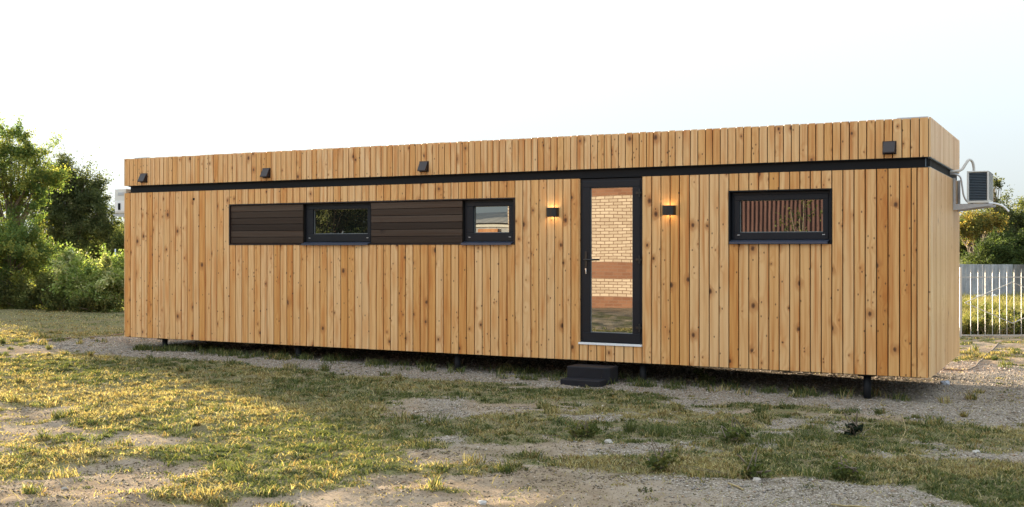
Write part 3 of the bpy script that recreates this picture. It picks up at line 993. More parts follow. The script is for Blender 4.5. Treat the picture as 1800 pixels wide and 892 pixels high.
# ------------------------------------------------------------------ air conditioners
def ac_unit(lxw, lyp, sgn, label, coil):
    """outdoor unit on two wall brackets; sgn = outward direction along local x"""
    wx, wy = to_world(lxw, lyp)
    e = empty('air_conditioner', (wx, wy, 2.21), HA, label, 'air conditioner', 'outdoor air conditioning units on the end walls')
    X = lambda a, b: (min(sgn * a, sgn * b), max(sgn * a, sgn * b))
    x0, x1 = X(.17, .43)
    y0, y1, z0, z1 = 0., .72, .07, .48
    c = MB()
    if coil:
        f = .022
        c.box(x0, x1, y0, y1, z1 - .018, z1); c.box(x0, x1, y0, y1, z0, z0 + .03)
        for (a, b) in ((x0, x0 + f), (x1 - f, x1)):
            for (p, q_) in ((y0, y0 + f), (y1 - f, y1)): c.box(a, b, p, q_, z0 + .03, z1 - .018)
        c.box(x1 - .012, x1 - .002, y0 + f, y1 - f, z0 + .03, z1 - .018) if sgn > 0 else c.box(x0 + .002, x0 + .012, y0 + f, y1 - f, z0 + .03, z1 - .018)
        c.build('casing', M['acwhite'], e, .004)
        k = MB(); k.box(x0 + f + .001, x1 - f - .001, y0 + .03, y1 - .03, z0 + .031, z1 - .019); k.build('coil', M['acdark'], e)
        fin = MB()
        for i in range(17):
            zz = z0 + .042 + i * (z1 - z0 - .07) / 16.5
            fin.prism([(y0 + .006, zz), (y0 + .010, zz + .004), (y0 + .028, zz + .012), (y0 + .026, zz + .009)], x0 + f, x1 - f, 'x')
        fin.build('grille', M['acfin'], e)
        gr = MB()
        for i in range(22):
            zz = z0 + .05 + i * .0165
            gr.box(x1 - .0015, x1 + .004, y0 + .05, y1 - .05, zz, zz + .006)
        gr.build('fan_grille', M['acfin'], e)
    else:
        c.box(x0, x1, y0, y1, z0, z1)
        c.build('casing', M['acwhite'], e, .012)
        MB().box(x0 + .02, x1 - .02, y0 - .010, y0 - .001, z0 + .03, z0 + .21).build('valve_cover', M['whitep'], e, .006)
        MB().box(x0 + .10, x0 + .15, y0 - .022, y0 - .011, z0 + .06, z0 + .17).build('service_valve', M['steel'], e, .004)
        MB().box(x0 + .08, x1 - .03, y0 - .006, y0 - .001, z0 + .30, z0 + .35).build('hand_grip', M['galv'], e, .002)
    for yy in (.02, .62):
        b = MB(); t = .036
        a0, a1 = X(.002, .008); b.box(a0, a1, yy - .003, yy + t, -.02, .40)
        a0, a1 = X(.002, .034); b.box(a0, a1, yy - .003, yy + .003, .03, .40)
        b.prism([(0.006 * sgn, -.02), (.47 * sgn, .036), (.47 * sgn, .058), (.006 * sgn, .058)], yy - .008, yy - .003, 'y')
        a0, a1 = X(.008, .47); b.box(a0, a1, yy - .003, yy + t, .058, .063)
        b.build('wall_bracket', M['galv'], e)
        for q_ in (.21, .39):
            a0, a1 = X(q_, q_ + .03)
            MB().box(a0, a1, yy + .004, yy + .034, .0632, .0698).build('foot', M['black'], e)
    return e


ac = ac_unit(0., 2.22, 1, 'white outdoor air conditioner with dark louvred end on the right end wall', True)
p = MB()
pts = [(.03, -.12, .49), (.10, -.10, .485), (.16, -.06, .53), (.185, -.03, .60), (.215, 0.0, .615), (.235, .03, .57), (.24, .04, .48)]


def smooth_pts(pts, n=6):
    P = [Vector(q_) for q_ in pts]; out = []
    for i in range(len(P) - 1):
        a, b, c, d = P[max(i - 1, 0)], P[i], P[i + 1], P[min(i + 2, len(P) - 1)]
        for k in range(n):
            t = k / n
            out.append(.5 * ((2 * b) + (c - a) * t + (2 * a - 5 * b + 4 * c - d) * t * t + (3 * b - a - 3 * c + d) * t ** 3))
    return out + [P[-1]]


p.tube(smooth_pts([(-.02, -.10, .47), (.05, -.11, .475), (.12, -.08, .50), (.165, -.05, .575), (.20, -.02, .625), (.235, .01, .60), (.25, .04, .53), (.25, .05, .478)]), .017, 10)
p.build('pipe', M['insul'], ac, smooth=True)
p = MB(); p.tube(smooth_pts([(-.02, -.10, .445), (.04, -.10, .44), (.10, -.07, .40), (.12, -.05, .28), (.135, -.03, .17), (.165, .0, .10), (.19, .02, .09)]), .011, 8)
p.build('cable', M['galv'], ac, smooth=True)
p = MB(); p.tube(smooth_pts([(.36, .08, .066), (.44, .06, .066), (.52, .05, .055), (.60, .04, .02), (.66, .04, -.045)]), .012, 8)
p.build('drain_hose', M['whitep'], ac, smooth=True)
ac_unit(-L, .20, -1, 'white outdoor air conditioner half hidden behind the left end of the house', False)


# ------------------------------------------------------------------ trees and shrubs
def leaf_mesh(cent, size, col, name, parent, up=.35, mat=None, droop=0.):
    n = len(cent)
    nrm = RNG.normal(size=(n, 3)); nrm[:, 2] += up; nrm /= np.linalg.norm(nrm, axis=1)[:, None]
    d = RNG.normal(size=(n, 3)); d[:, 2] -= droop; d -= nrm * (d * nrm).sum(1)[:, None]; d /= np.linalg.norm(d, axis=1)[:, None]
    s = np.cross(nrm, d)
    l = (size * (.6 + .8 * RNG.random(n)))[:, None] if np.ndim(size) == 0 else (size * (.7 + .6 * RNG.random(n)))[:, None]
    P = np.zeros((n, 4, 3), np.float32)
    P[:, 0] = cent - d * l * .5; P[:, 1] = cent + s * l * .27 + nrm * l * .06; P[:, 2] = cent + d * l * .5; P[:, 3] = cent - s * l * .27 + nrm * l * .06
    f = (np.arange(n)[:, None] * 4 + np.array([0, 1, 2, 3])).ravel()
    return fast_mesh(name, P.reshape(-1, 3), f, np.full(n, 4, np.int32), np.repeat(col, 4, 0), mat or M['leaf'], parent)


def plant(name, base, lobes, n_clump, leaves, leaf, pal, label, cat, group=None, clump_r=.3, trunk_r=.10, stems=1, lean=(0, 0), crown_name='crown', trunk_name='trunk', depth=1.0, shell=.55, gap=.0):
    """trunk with limbs reaching into clumps of leaves; lobes = (centre, (rx, ry, rz), weight)"""
    base = Vector(base); gzb = float(G(base.x, base.y)); base.z = gzb
    e = empty(name, base, 0, label, cat, group)
    wts = np.array([l_[2] * l_[1][0] * l_[1][2] for l_ in lobes]); wts = wts / wts.sum()
    K = int(n_clump * 1.5)
    ids = RNG.choice(len(lobes), K, p=wts)
    C = np.array([lobes[i][0] for i in ids], float) - np.array(base)
    R = np.array([lobes[i][1] for i in ids], float)
    d = RNG.normal(size=(K, 3)); d /= np.linalg.norm(d, axis=1)[:, None]
    rad = shell + (1.12 - shell) * RNG.random(K) ** .8
    cc = C + d * R * rad[:, None]
    cc[:, 2] = np.maximum(cc[:, 2], .05)
    tr = MB()
    top = Vector((lean[0], lean[1], 0)) + (Vector(np.mean([np.array(l_[0]) for l_ in lobes], 0)) - base) * .75
    for s_ in range(stems):
        j = Vector((random.uniform(-.12, .12), random.uniform(-.12, .12), 0)) * (stems > 1)
        sp = [Vector((0, 0, -.1)) + j, Vector((top.x * .15, top.y * .15, top.z * .35)) + j * 2, Vector((top.x * .55, top.y * .55, top.z * .7)) + j * 3.5, Vector(top) + j * 5]
        tr.tube(smooth_pts(sp, 4), [trunk_r * (1 - .8 * i / 12) for i in range(13)], 8)
    lim = min(K, 40 if trunk_r > .02 else 5)
    for i in RNG.choice(K, lim, replace=False):
        t = .25 + .65 * random.random()
        st_ = Vector((top.x * t * t, top.y * t * t, top.z * t)); en = Vector(cc[i])
        md = (st_ + en) * .5 + Vector((random.uniform(-.12, .12), random.uniform(-.12, .12), random.uniform(0, .2)))
        tr.tube(smooth_pts([st_, md, en], 3), [trunk_r * .34 * (1 - .12 * k) + .004 for k in range(7)], 5, False)
    tr.build(trunk_name, M['bark'], e, smooth=True)
    per = leaves // K
    cl = np.repeat(cc, per, 0); n = len(cl)
    cr = np.repeat(clump_r * (.5 + .9 * RNG.random(K)), per)
    dd = d + RNG.normal(size=(K, 3)) * .45; dd[:, 2] += .15; dd /= np.linalg.norm(dd, axis=1)[:, None]
    off = RNG.normal(size=(n, 3)) * cr[:, None] * .27 + np.repeat(dd, per, 0) * (RNG.normal(size=(n, 1)) * cr[:, None] * .62)
    pos = cl + off
    pos[:, 2] = np.maximum(pos[:, 2], .01)
    pal = np.array(pal)
    cid = np.repeat(RNG.integers(0, len(pal), K), per)
    flip = RNG.random(n) < .3; cid[flip] = RNG.integers(0, len(pal), flip.sum())
    col = pal[cid] * np.repeat(.75 + .5 * RNG.random((K, 1)), per, 0) * (.8 + .4 * RNG.random((n, 1)))
    leaf_mesh(pos, leaf, col, crown_name, e)
    return e


def lobe(px, py, rx, ry, Y, dz=1.0, wt=1.0, dy=0.):
    c = at(px, py, Y + dy); s = Y / F
    return ((c.x, c.y, c.z), (rx * s, max(rx, ry) * s * dz, ry * s), wt)


def gbase(px, Y): return ((px - 900) / F * Y, Y, 0)


YG = [(.125, .18, .055), (.165, .205, .06), (.10, .15, .05), (.225, .225, .06)]
DG = [(.076, .092, .04), (.096, .112, .048), (.062, .078, .037), (.12, .125, .056)]
OL = [(.10, .12, .042), (.13, .14, .05), (.08, .10, .036), (.165, .155, .055)]
AU = [(.24, .18, .05), (.30, .21, .06), (.15, .15, .05), (.10, .12, .045)]
BG = [(.20, .26, .08), (.25, .30, .095), (.16, .22, .07), (.36, .37, .19)]

plant('locust_tree', gbase(14, 31), [lobe(5, 262, 45, 34, 31), lobe(55, 262, 28, 14, 31, 1, .5), lobe(88, 264, 12, 16, 31, 1, .35), lobe(-30, 290, 45, 50, 31), lobe(35, 310, 62, 28, 31), lobe(75, 322, 28, 25, 31), lobe(0, 345, 52, 30, 31), lobe(62, 365, 30, 22, 31, 1, .8), lobe(20, 235, 16, 14, 31, 1, .6)],
      125, 44000, .062, YG, 'tallest yellow green tree at the left edge with backlit feathery leaves', 'tree', 'trees left of the house', .29, .10, 1, (-.1, 0))
plant('small_tree', gbase(22, 29.4), [lobe(38, 432, 45, 38, 29.4), lobe(5, 440, 40, 45, 29.4), lobe(70, 455, 22, 26, 29.4, 1, .6), lobe(25, 490, 50, 22, 29.4, 1, .6), lobe(-45, 440, 35, 60, 29.4, 1, .6)],
      90, 42000, .06, YG, 'small leafy yellow green tree standing in front of the tallest tree', 'tree', 'trees left of the house', .32, .06)
plant('dark_tree', gbase(125, 44), [lobe(112, 322, 30, 32, 44), lobe(95, 350, 40, 40, 44), lobe(150, 335, 28, 24, 44), lobe(160, 372, 36, 36, 44), lobe(118, 400, 56, 40, 44), lobe(180, 395, 16, 34, 44, 1, .8), lobe(112, 298, 14, 14, 44, 1, .5), lobe(146, 308, 10, 14, 44, 1, .4)],
      150, 70000, .08, DG, 'dense dark green tree behind the yellow green ones', 'tree', 'trees left of the house', .42, .14)
plant('olive_bush', gbase(182, 47), [lobe(182, 425, 30, 22, 47), lobe(160, 438, 18, 14, 47), lobe(205, 432, 18, 18, 47), lobe(180, 455, 38, 22, 47)],
      60, 24000, .075, OL, 'rounded olive green bush below the dark tree near the house end', 'bush', None, .4, .06)
plant('far_tree', gbase(212, 62), [lobe(212, 425, 16, 26, 62), lobe(225, 440, 22, 26, 62), lobe(200, 455, 18, 20, 62)],
      30, 6000, .14, DG, 'dark far off tree peeping out beside the left end of the house', 'tree', 'trees left of the house', .55, .1)
# sunlit shrubs in front
SH = [(128, 482, 20, 48, 28.6, 'tall bright green shrub in the middle of the left hedge', BG, 9000), (198, 488, 28, 58, 28.0, 'tall bright shrub with whitish leaf tips touching the house end', BG, 12000),
      (165, 508, 26, 34, 28.2, 'low bright shrub between the two tall ones', BG, 7000), (82, 512, 26, 22, 29.0, 'low yellowish weedy shrub right of the small tree', OL, 7000),
      (36, 523, 30, 20, 28.8, 'low dark green shrub at the foot of the small tree', OL, 7000), (112, 524, 24, 18, 28.4, 'low dark green shrub at the foot of the tall bright one', OL, 6000),
      (-22, 512, 30, 30, 28.8, 'dark low shrub cut by the left edge of the picture', DG, 6000), (172, 533, 34, 14, 27.6, 'dark ground hugging shrub at the lawn edge near the house', OL, 6000)]
for (px, py, rx, ry, Y, lab, pal, nl) in SH:
    plant('shrub', gbase(px, Y), [lobe(px, py, rx, ry, Y), lobe(px - rx * .5, py + ry * .35, rx * .6, ry * .6, Y), lobe(px + rx * .5, py + ry * .3, rx * .6, ry * .65, Y)],
          44, int(nl * (1.2 if pal is BG else 1.6)), .072 if pal is BG else .058, pal, lab, 'shrub', 'shrubs along the left lawn edge', .22, .018, 5, crown_name='foliage', trunk_name='stems', shell=.3)
for i, (px, top, Y, lean) in enumerate(((126, 436, 40, .02), (133, 440, 41, -.10), (200, 438, 40, .05))):
    b = Vector(gbase(px, Y)); g0 = float(G(b.x, b.y)); z1 = at(px, top, Y).z
    m = MB(); m.tube([(0, 0, -.1), (lean * .4, 0, (z1 - g0) * .5), (lean, .02, z1 - g0)], [.035, .03, .024], 7)
    o = m.build('wooden_stake', M['galv'], None, smooth=True); o.location = (b.x, b.y, g0)
    tag(o, ('thin upright grey stake, left of a leaning one, before the dark tree', 'thin leaning grey stake before the dark tree', 'thin grey stake below the olive bush near the house end')[i], 'stake', 'grey stakes in the left thicket')

# right side, beyond the grey fence
plant('dark_tree', gbase(1765, 46), [lobe(1760, 372, 20, 22, 46), lobe(1772, 395, 24, 22, 46), lobe(1740, 400, 30, 30, 46), lobe(1700, 420, 40, 34, 46), lobe(1750, 440, 50, 26, 46), lobe(1745, 360, 8, 14, 46, 1, .6)],
      130, 60000, .08, DG, 'dark green tree behind the grey fence, right of the air conditioner', 'tree', 'trees beyond the grey fence', .40, .12)
plant('slender_tree', gbase(1748, 44.5), [lobe(1747, 335, 3, 20, 44.5), lobe(1756, 328, 3, 10, 44.5), lobe(1750, 360, 5, 14, 44.5)],
      22, 900, .11, DG, 'slender bare looking sapling rising above the dark tree on the right', 'tree', 'trees beyond the grey fence', .16, .03)
plant('yellowing_bush', gbase(1715, 43), [lobe(1708, 392, 26, 14, 43), lobe(1742, 388, 14, 12, 43), lobe(1695, 402, 20, 16, 43), lobe(1755, 396, 8, 12, 43, 1, .5)],
      60, 20000, .07, AU, 'bush turning orange yellow below the air conditioner bracket', 'bush', None, .30, .07)
plant('green_bush', gbase(1765, 41), [lobe(1760, 440, 30, 22, 41), lobe(1735, 450, 24, 18, 41), lobe(1790, 435, 22, 28, 41), lobe(1770, 458, 60, 14, 41)],
      80, 32000, .07, [(.045, .07, .025), (.06, .085, .03), (.035, .055, .02), (.075, .095, .035)], 'fresh green bush just over the top of the grey fence', 'bush', None, .30, .05)
plant('grey_green_tree', gbase(1815, 48), [lobe(1800, 395, 18, 24, 48), lobe(1830, 380, 34, 40, 48), lobe(1812, 430, 40, 40, 48), lobe(1870, 410, 40, 40, 48)],
      90, 36000, .085, OL, 'grey green tree cut by the right edge of the picture', 'tree', 'trees beyond the grey fence', .42, .12)

# far wood closing the horizon
n = 60000
wxp = RNG.random(n) * 260 - 130; wyp = 112 + RNG.normal(size=n) * 4
ht = 1.6 + 3.4 * fbm(wxp * .16, wyp * .16, 7, 3) + 2.2 * (fbm(wxp * .6, wyp * .6, 9, 3) - .5)
pos = np.stack([wxp, wyp, ht * RNG.random(n) ** .7 + RNG.normal(size=n) * .2], 1)
tag(leaf_mesh(pos, .45, np.array(DG)[RNG.integers(0, 4, n)] * (.9 + .5 * RNG.random((n, 1))), 'far_wood', None), 'low far wood along the horizon', 'wood', kind='stuff')

# ------------------------------------------------------------------ grey corrugated fence, white metal fence
def mat_sheet(name, a, b):
    t = NT(name)
    sp = t.n('ShaderNodeSeparateXYZ'); t.lk(t.obj(), sp.inputs[0])
    n = t.noise(t.comb(t.math('MULTIPLY', sp.outputs[0], 5.), 0., t.math('MULTIPLY', sp.outputs[2], 1.2)), 1., 5., .6).outputs[0]
    n2 = t.noise(t.obj(), 14., 4.).outputs[0]
    c = t.mix(t.mapr(n, .3, .7), a, b)
    c = t.mix(t.math('MULTIPLY', t.mapr(n2, .55, .7), .4), c, tuple(x * .5 for x in a))
    t.principled(c, .85, 0., t.bump(n2, .3, .004), .2)
    return t.m


M['sheet'] = mat_sheet('grey_sheet', (.26, .27, .29), (.42, .43, .45))
M['sheetd'] = mat_sheet('dark_grey_sheet', (.13, .125, .12), (.22, .215, .21))


def corrugated(x0, x1, z0, z1, pitch, amp, t=.006):
    n = int((x1 - x0) / pitch * 8)
    m = MB(); u = np.linspace(x0, x1, n + 1)
    for s_ in (0, t):
        for z in (z0, z1):
            for a in u: m.v.append((a, amp * math.sin(2 * PI * a / pitch) + s_, z))
    k = n + 1
    for i in range(n):
        m.f.append((i, i + 1, k + i + 1, k + i)); m.f.append((2 * k + i + 1, 2 * k + i, 3 * k + i, 3 * k + i + 1))
        m.f.append((k + i, k + i + 1, 3 * k + i + 1, 3 * k + i)); m.f.append((i + 1, i, 2 * k + i, 2 * k + i + 1))
    m.f.append((0, k, 3 * k, 2 * k)); m.f.append((n, 2 * k + n, 3 * k + n, k + n))
    return m


FY = 38.
gf = empty('corrugated_fence', ((1700 - 900) / F * FY, FY, 0), 0, 'weathered grey corrugated sheet fence at the back right', 'fence')
xx = -2.6
for i in range(10):
    w_ = 1.05
    top = 1.15 + random.uniform(-.025, .025)
    dk = i in (4,) or i == 7
    m = corrugated(xx, xx + w_ - .01, -.05, top, .13, .022)
    m.build('fence_sheet', M['sheetd'] if dk else M['sheet'], gf).location = (0, .015 * (i % 2), 0)
    xx += w_
for i in range(6):
    MB().box(-2.7 + i * 2.1, -2.62 + i * 2.1, .06, .14, -.1, 1.10).build('post', M['bark'], gf)

WY = 21.5
wf = empty('metal_fence', (8.75, WY, 0), 0, 'white painted metal railing with spear tips and rhombus bracing', 'fence')
g0 = float(G(9.5, WY))
PIT = .141
for i in range(-6, 44):
    m = MB(); xb = .06 + i * PIT
    if i % 16 == 0:
        xb -= .06
        m.box(xb - .022, xb + .022, -.022, .022, g0 - .1, 1.33)
        m.build('post', M['whitefence'], wf, .003); continue
    m.box(xb - .0045, xb + .0045, -.0045, .0045, g0 + .04, 1.235)
    m.v += [(xb - .015, 0, 1.245), (xb + .015, 0, 1.245), (xb, -.008, 1.245), (xb, .008, 1.245), (xb, 0, 1.315), (xb, 0, 1.225)]
    k = len(m.v) - 6
    m.f += [(k, k + 2, k + 4), (k + 2, k + 1, k + 4), (k + 1, k + 3, k + 4), (k + 3, k, k + 4), (k + 2, k, k + 5), (k + 1, k + 2, k + 5), (k + 3, k + 1, k + 5), (k, k + 3, k + 5)]
    m.build('picket', M['whitefence'], wf)
for z in (1.14, g0 + .055):
    MB().box(-1.0, 6.2, -.0265, -.0085, z - .009, z + .009).build('rail', M['whitefence'], wf)
for x0 in (.09, .09 + 16 * PIT, .09 - 16 * PIT):
    m = MB(); cxm = x0 + 7 * PIT - .06
    z_m, z_t, z_b = .64, 1.04, .24
    hw = .93
    for (a, b) in (((cxm - hw, z_m), (cxm, z_t)), ((cxm, z_t), (cxm + hw, z_m)), ((cxm + hw, z_m), (cxm, z_b)), ((cxm, z_b), (cxm - hw, z_m))):
        if max(a[0], b[0]) > 6.3 or min(a[0], b[0]) < -1.2: continue
        m.tube([(a[0], .014, a[1]), (b[0], .014, b[1])], .009, 6)
    if m.v: m.build('rhombus_brace', M['whitefence'], wf)

# dry field between the two fences
n = 90000
x = 6.5 + RNG.random(n) * 18; y = 22.1 + RNG.random(n) ** 1.3 * 14.5
cl_ = fbm(x * .9, y * .9, 201, 3)
h = (.14 + .28 * RNG.random(n)) * (.4 + 1.1 * cl_)
isg = RNG.random(n) < np.clip((cl_ - .45) * 3, .1, .7)
c = np.array([[.25, .225, .12], [.30, .265, .155], [.21, .195, .095]])[RNG.integers(0, 3, n)]
c[isg] = np.array([[.12, .14, .035], [.18, .18, .05]])[RNG.integers(0, 2, isg.sum())]
tag(fast_mesh('dry_field', *blades(x, y, h, np.full(n, .022), .3 + .5 * RNG.random(n), c * (.8 + .4 * RNG.random((n, 1)))), M['grass']), 'tall dry yellow grass behind the white railing', 'grass', kind='stuff')
# leafy weeds against the railing
for i, (px, Y, hh, wd_, pal, lab) in enumerate(((1733, 22.0, .62, .11, OL, 'tall thin thistle behind the white railing, nearest the house'), (1768, 22.6, .46, .30, OL, 'bushy dark weed behind the white railing, between thistle and picture edge'),
                                               (1796, 22.1, .52, .28, OL, 'bushy dark weed behind the white railing at the picture edge'), (1712, 22.2, .26, .2, OL, 'low weed at the foot of the white railing beside the house'))):
    b = gbase(px, Y)
    plant('weed', b, [((b[0], b[1], hh * .55), (wd_, wd_, hh * .48), 1.), ((b[0], b[1], hh * .3), (wd_ * 1.3, wd_, hh * .3), 1.)], 22, 1500 if wd_ > .15 else 500, .055, pal, lab, 'weed', 'weeds behind the white railing', .10, .008, 4, crown_name='foliage', trunk_name='stems', shell=.2)


# ------------------------------------------------------------------ small things on the ground
def gp(px, py):
    Y = F * CZ / (py - 437); X = (px - 900) / F * Y
    return X, Y


def ground_tube(name, pix, r, mat, label, cat, group=None, lift=.5):
    pts = []
    for (px, py) in pix:
        X, Y = gp(px, py); pts.append((X, Y, 0))
    sp = smooth_pts(pts, 5)
    o0 = Vector((sp[0].x, sp[0].y, float(G(sp[0].x, sp[0].y))))
    m = MB(); m.tube([(p.x - o0.x, p.y - o0.y, float(G(p.x, p.y)) + r * lift - o0.z) for p in sp], r, 7)
    o = m.build(name, M[mat], None, smooth=True); o.location = o0
    return tag(o, label, cat, group)


ground_tube('edging_strip', [(1757, 602), (1740, 618), (1722, 636), (1712, 645), (1700, 650)], .012, 'bark', 'dark edging line running from the house back to the white railing', 'edging', 'dark edging lines on the ground')
ground_tube('edging_strip', [(1692, 650), (1672, 649), (1655, 648)], .012, 'bark', 'short dark edging line on the gravel by the right end wall', 'edging', 'dark edging lines on the ground')
ground_tube('edging_strip', [(78, 613), (100, 610), (124, 608)], .024, 'bark', 'short dark edging stick on the ground at the far left', 'edging', 'dark edging lines on the ground')
ground_tube('edging_strip', [(156, 605.5), (190, 601.5), (240, 597)], .016, 'bark', 'dark edging line leading under the left end of the house', 'edging', 'dark edging lines on the ground')
for i, (pix, lab) in enumerate((([(1585, 725), (1592, 750), (1578, 775)], 'bent dry stalk in the grass below the right corner'), ([(1460, 885), (1490, 887), (1530, 891)], 'long pale dry stalk on the bare soil at the bottom right'),
                               ([(1590, 792), (1606, 797), (1622, 803)], 'short pale dry stalk lying in the right grass'), ([(1280, 850), (1296, 856), (1306, 862)], 'pale bent twig on the bare soil right of centre'))):
    o = ground_tube('dry_stalk', pix, .006, 'drystalk', lab, 'stalk', 'dry stalks lying about', 1.5)


def stone(px, py, r, col, label):
    X, Y = gp(px, py); n = 1
    import bmesh
    bm = bmesh.new(); bmesh.ops.create_icosphere(bm, subdivisions=2, radius=r)
    for v in bm.verts:
        k = .75 + .5 * random.random(); v.co *= k; v.co.z *= .65; v.co.x *= 1.25
    me = bpy.data.meshes.new('stone'); bm.to_mesh(me); bm.free()
    a = me.attributes.new('Col', 'FLOAT_COLOR', 'POINT'); a.data.foreach_set('color', np.tile([*col, 1.], len(me.vertices)).astype(np.float32))
    o = link('stone', me, M['pebble']); o.location = (X, Y, float(G(X, Y)) + r * .25); o.rotation_euler = (0, 0, random.random() * 6)
    return tag(o, label, 'stone', 'loose stones lying on the ground')


stone(1661, 673, .055, (.42, .43, .48), 'pale bluish stone on the gravel beside the right corner of the house')
stone(848, 886, .028, (.40, .38, .36), 'pale stone at the bottom edge near the middle of the bare soil')
stone(1070, 775, .035, (.36, .33, .29), 'flat pale stone on the gravel patch below the doorstep')
stone(1330, 845, .03, (.36, .32, .28), 'pale stone on the bare soil right of centre')
stone(114, 866, .022, (.33, .29, .25), 'small brown stone on the bare soil at the bottom left')
stone(1716, 791, .03, (.40, .37, .33), 'grey stone in the right hand grass near the picture edge')
for i, (px, py, lab) in enumerate(((1722, 517, 'left of two white stones before the grey fence'), (1748, 516, 'right of two white stones before the grey fence'))):
    b = gbase(px, 35.5)
    o = stone(px, 560, .14, (.7, .68, .64), lab); o.location = (b[0], b[1], .12)


def leafy_weed(px, py, hh, rr, pal, label, n=60, leaf=.05):
    X, Y = gp(px, py)
    return plant('weed', (X, Y, 0), [((X, Y, hh * .5), (rr, rr, hh * .5), 1.)], 10, n * 10, leaf, pal, label, 'weed', 'weeds in the front grass', rr * .4, .004, 3, crown_name='foliage', trunk_name='stems', shell=.2)


leafy_weed(1503, 765, .11, .07, [(.012, .02, .012), (.02, .03, .018)], 'small almost black leafy weed in the right hand grass', 16, .05)
leafy_weed(1035, 768, .10, .13, OL, 'low dark green weed on the edge of the gravel patch below the doorstep', 50, .035)
leafy_weed(1290, 775, .10, .13, OL, 'low dark green weed in the grass below the single window', 50, .035)
leafy_weed(1485, 840, .10, .13, OL, 'round dark green weed on the bare soil at the bottom right', 50, .035)
leafy_weed(1325, 838, .10, .10, OL, 'small dark green weed on the bare soil right of centre', 40, .035)
leafy_weed(1160, 820, .08, .12, OL, 'low olive weed with yellowed leaves on bare soil near the middle', 40, .035)
leafy_weed(1240, 672, .16, .12, DG, 'green weed growing at the shaded edge under the house', 40, .045)

# ------------------------------------------------------------------ the yard behind the viewer, seen mirrored in the glass
def mat_brick():
    t = NT('white_and_red_brick')
    sp = t.n('ShaderNodeSeparateXYZ'); t.lk(t.obj(), sp.inputs[0])
    wob = t.noise(t.obj(), 3., 2.)
    wv = t.n('ShaderNodeSeparateColor'); t.lk(t.noise(t.obj(), 7., 2.).outputs['Color'], wv.inputs[0])
    uv = t.comb(t.math('ADD', t.math('ADD', sp.outputs[0], sp.outputs[1]), t.math('MULTIPLY', wv.outputs[0], .05)), t.math('ADD', sp.outputs[2], t.math('MULTIPLY', wv.outputs[1], .022)), 0.)
    b = t.n('ShaderNodeTexBrick'); t.lk(uv, b.inputs['Vector'])
    for k, v in (('Scale', 1.), ('Mortar Size', .010), ('Mortar Smooth', .15), ('Bias', 0.), ('Brick Width', .26), ('Row Height', .088)): b.inputs[k].default_value = v
    b.inputs['Color1'].default_value = (.54, .43, .335, 1); b.inputs['Color2'].default_value = (.42, .32, .24, 1); b.inputs['Mortar'].default_value = (.17, .095, .06, 1)
    r = t.n('ShaderNodeTexBrick'); t.lk(uv, r.inputs['Vector'])
    for k, v in (('Scale', 1.), ('Mortar Size', .008), ('Mortar Smooth', .15), ('Brick Width', .26), ('Row Height', .088)): r.inputs[k].default_value = v
    r.inputs['Color1'].default_value = (.25, .12, .072, 1); r.inputs['Color2'].default_value = (.19, .085, .05, 1); r.inputs['Mortar'].default_value = (.22, .13, .09, 1)
    z = sp.outputs[2]
    red = t.math('ADD', t.math('LESS_THAN', z, .352), t.math('MULTIPLY', t.math('GREATER_THAN', z, .88), t.math('LESS_THAN', z, 1.32)))
    red = t.math('ADD', red, t.math('MULTIPLY', t.math('GREATER_THAN', z, 3.168), t.math('LESS_THAN', z, 3.52)), clamp=True)
    c = t.mix(red, b.outputs['Color'], r.outputs['Color'])
    c = t.mix(t.math('MULTIPLY', wob.outputs[0], .35), c, t.mix(1., c, (.7, .66, .6), 'MULTIPLY'))
    t.principled(c, .9, 0., t.bump(b.outputs['Fac'], -.4, .01), .15)
    return t.m


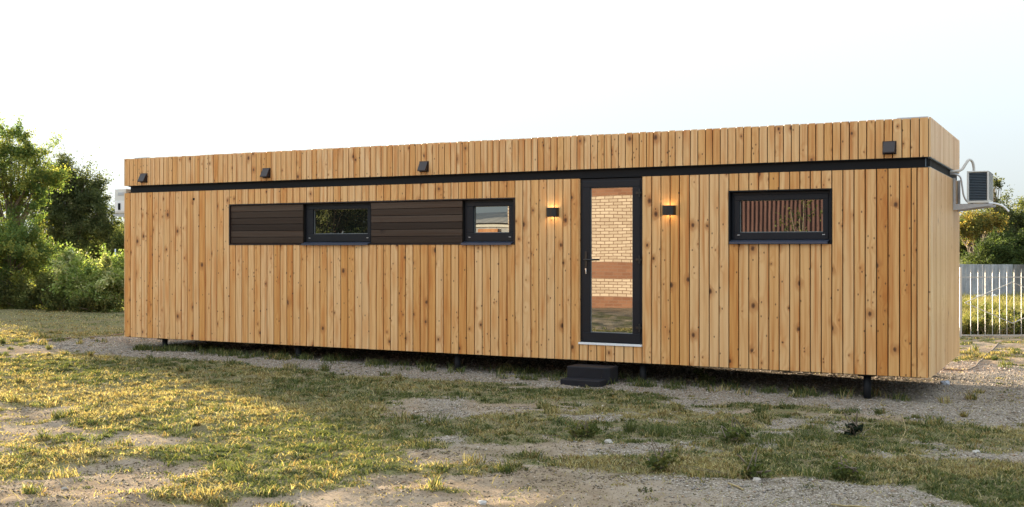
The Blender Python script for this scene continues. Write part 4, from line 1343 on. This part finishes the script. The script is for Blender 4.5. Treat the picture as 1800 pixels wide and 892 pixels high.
M['brick'] = mat_brick()
M['maroon'] = mat_sheet('maroon_sheet', (.060, .028, .025), (.090, .044, .038))
M['slate'] = mat_sheet('slate_roof', (.20, .19, .18), (.32, .30, .28))
M['plaster'] = mat_sheet('grey_plaster', (.24, .24, .25), (.36, .35, .35))
M['rust'] = mat_sheet('rusty_wall', (.30, .13, .06), (.42, .22, .11))
bw = to_world(-13.5, -15.3)
bb = empty('brick_building', (*bw, 0), HA, 'white brick building with red brick bands facing the timber house', 'building')
MB().box(0, 6.4, -6, 0, -.2, 4.0).build('wall', M['brick'], bb)
MB().prism([(-6.4, 4.003), (.4, 4.003), (-3, 5.2)], -.4, 6.8, 'x').build('roof', M['slate'], bb)
mw = to_world(-6.95, -14.6)
mf = empty('metal_shed', (*mw, 0), HA, 'maroon corrugated metal shed beside the brick building', 'shed')
corrugated(0, 6.0, -.1, 3.3, .11, .011).build('wall', M['maroon'], mf)
MB().box(.02, 5.98, -3.2, -.06, -.1, 3.25).build('shed_body', M['maroon'], mf)
sw = to_world(-20.6, -19.5)
sh = empty('low_outbuilding', (*sw, 0), HA, 'low outbuilding with a grey slate roof left of the brick building', 'outbuilding')
MB().box(0, 7.0, -4, 0, -.2, 2.5).build('wall', M['plaster'], sh)
MB().box(3.75, 4.5, .003, .06, -.05, 2.3).build('door', M['rust'], sh)
MB().box(-.1, 7.1, .003, .09, 2.36, 2.48).build('fascia', M['whitefence'], sh)
MB().prism([(-4.3, 2.503), (.3, 2.503), (-2, 3.0)], -.3, 7.1, 'x').build('roof', M['slate'], sh)


def ltree(lxp, lyp, hgt, r, label, pal, nl, name='yard_tree', leaf=.12):
    X, Y = to_world(lxp, lyp)
    plant(name, (X, Y, 0), [((X, Y, hgt * .62), (r, r, hgt * .36), 1.), ((X + r * .4, Y, hgt * .4), (r * .8, r * .8, hgt * .3), 1.)], 60, nl, leaf, pal, label, 'tree', 'trees on the far side of the yard', r * .3, .09)


ltree(-27.5, -19.5, 6.0, 2.2, 'broad dark green tree beyond the low outbuilding', DG, 16000)
ltree(-24.2, -19.0, 5.4, 1.5, 'yellow green tree at the left end of the low outbuilding', YG, 26000, leaf=.09)
ltree(-22.5, -18.6, 5.0, 1.3, 'small dark green tree at the left end of the low outbuilding', DG, 28000, leaf=.09)
ltree(-21.9, -20.5, 5.6, 1.7, 'dark tree just behind the left end of the low outbuilding', DG, 24000, leaf=.10)
ltree(-30.5, -22, 7.0, 3.0, 'tall dark tree at the far end of the yard', DG, 14000)
ltree(-4.55, -13.6, 3.0, .55, 'small autumn yellow tree before the maroon shed', OL, 1700, leaf=.07)
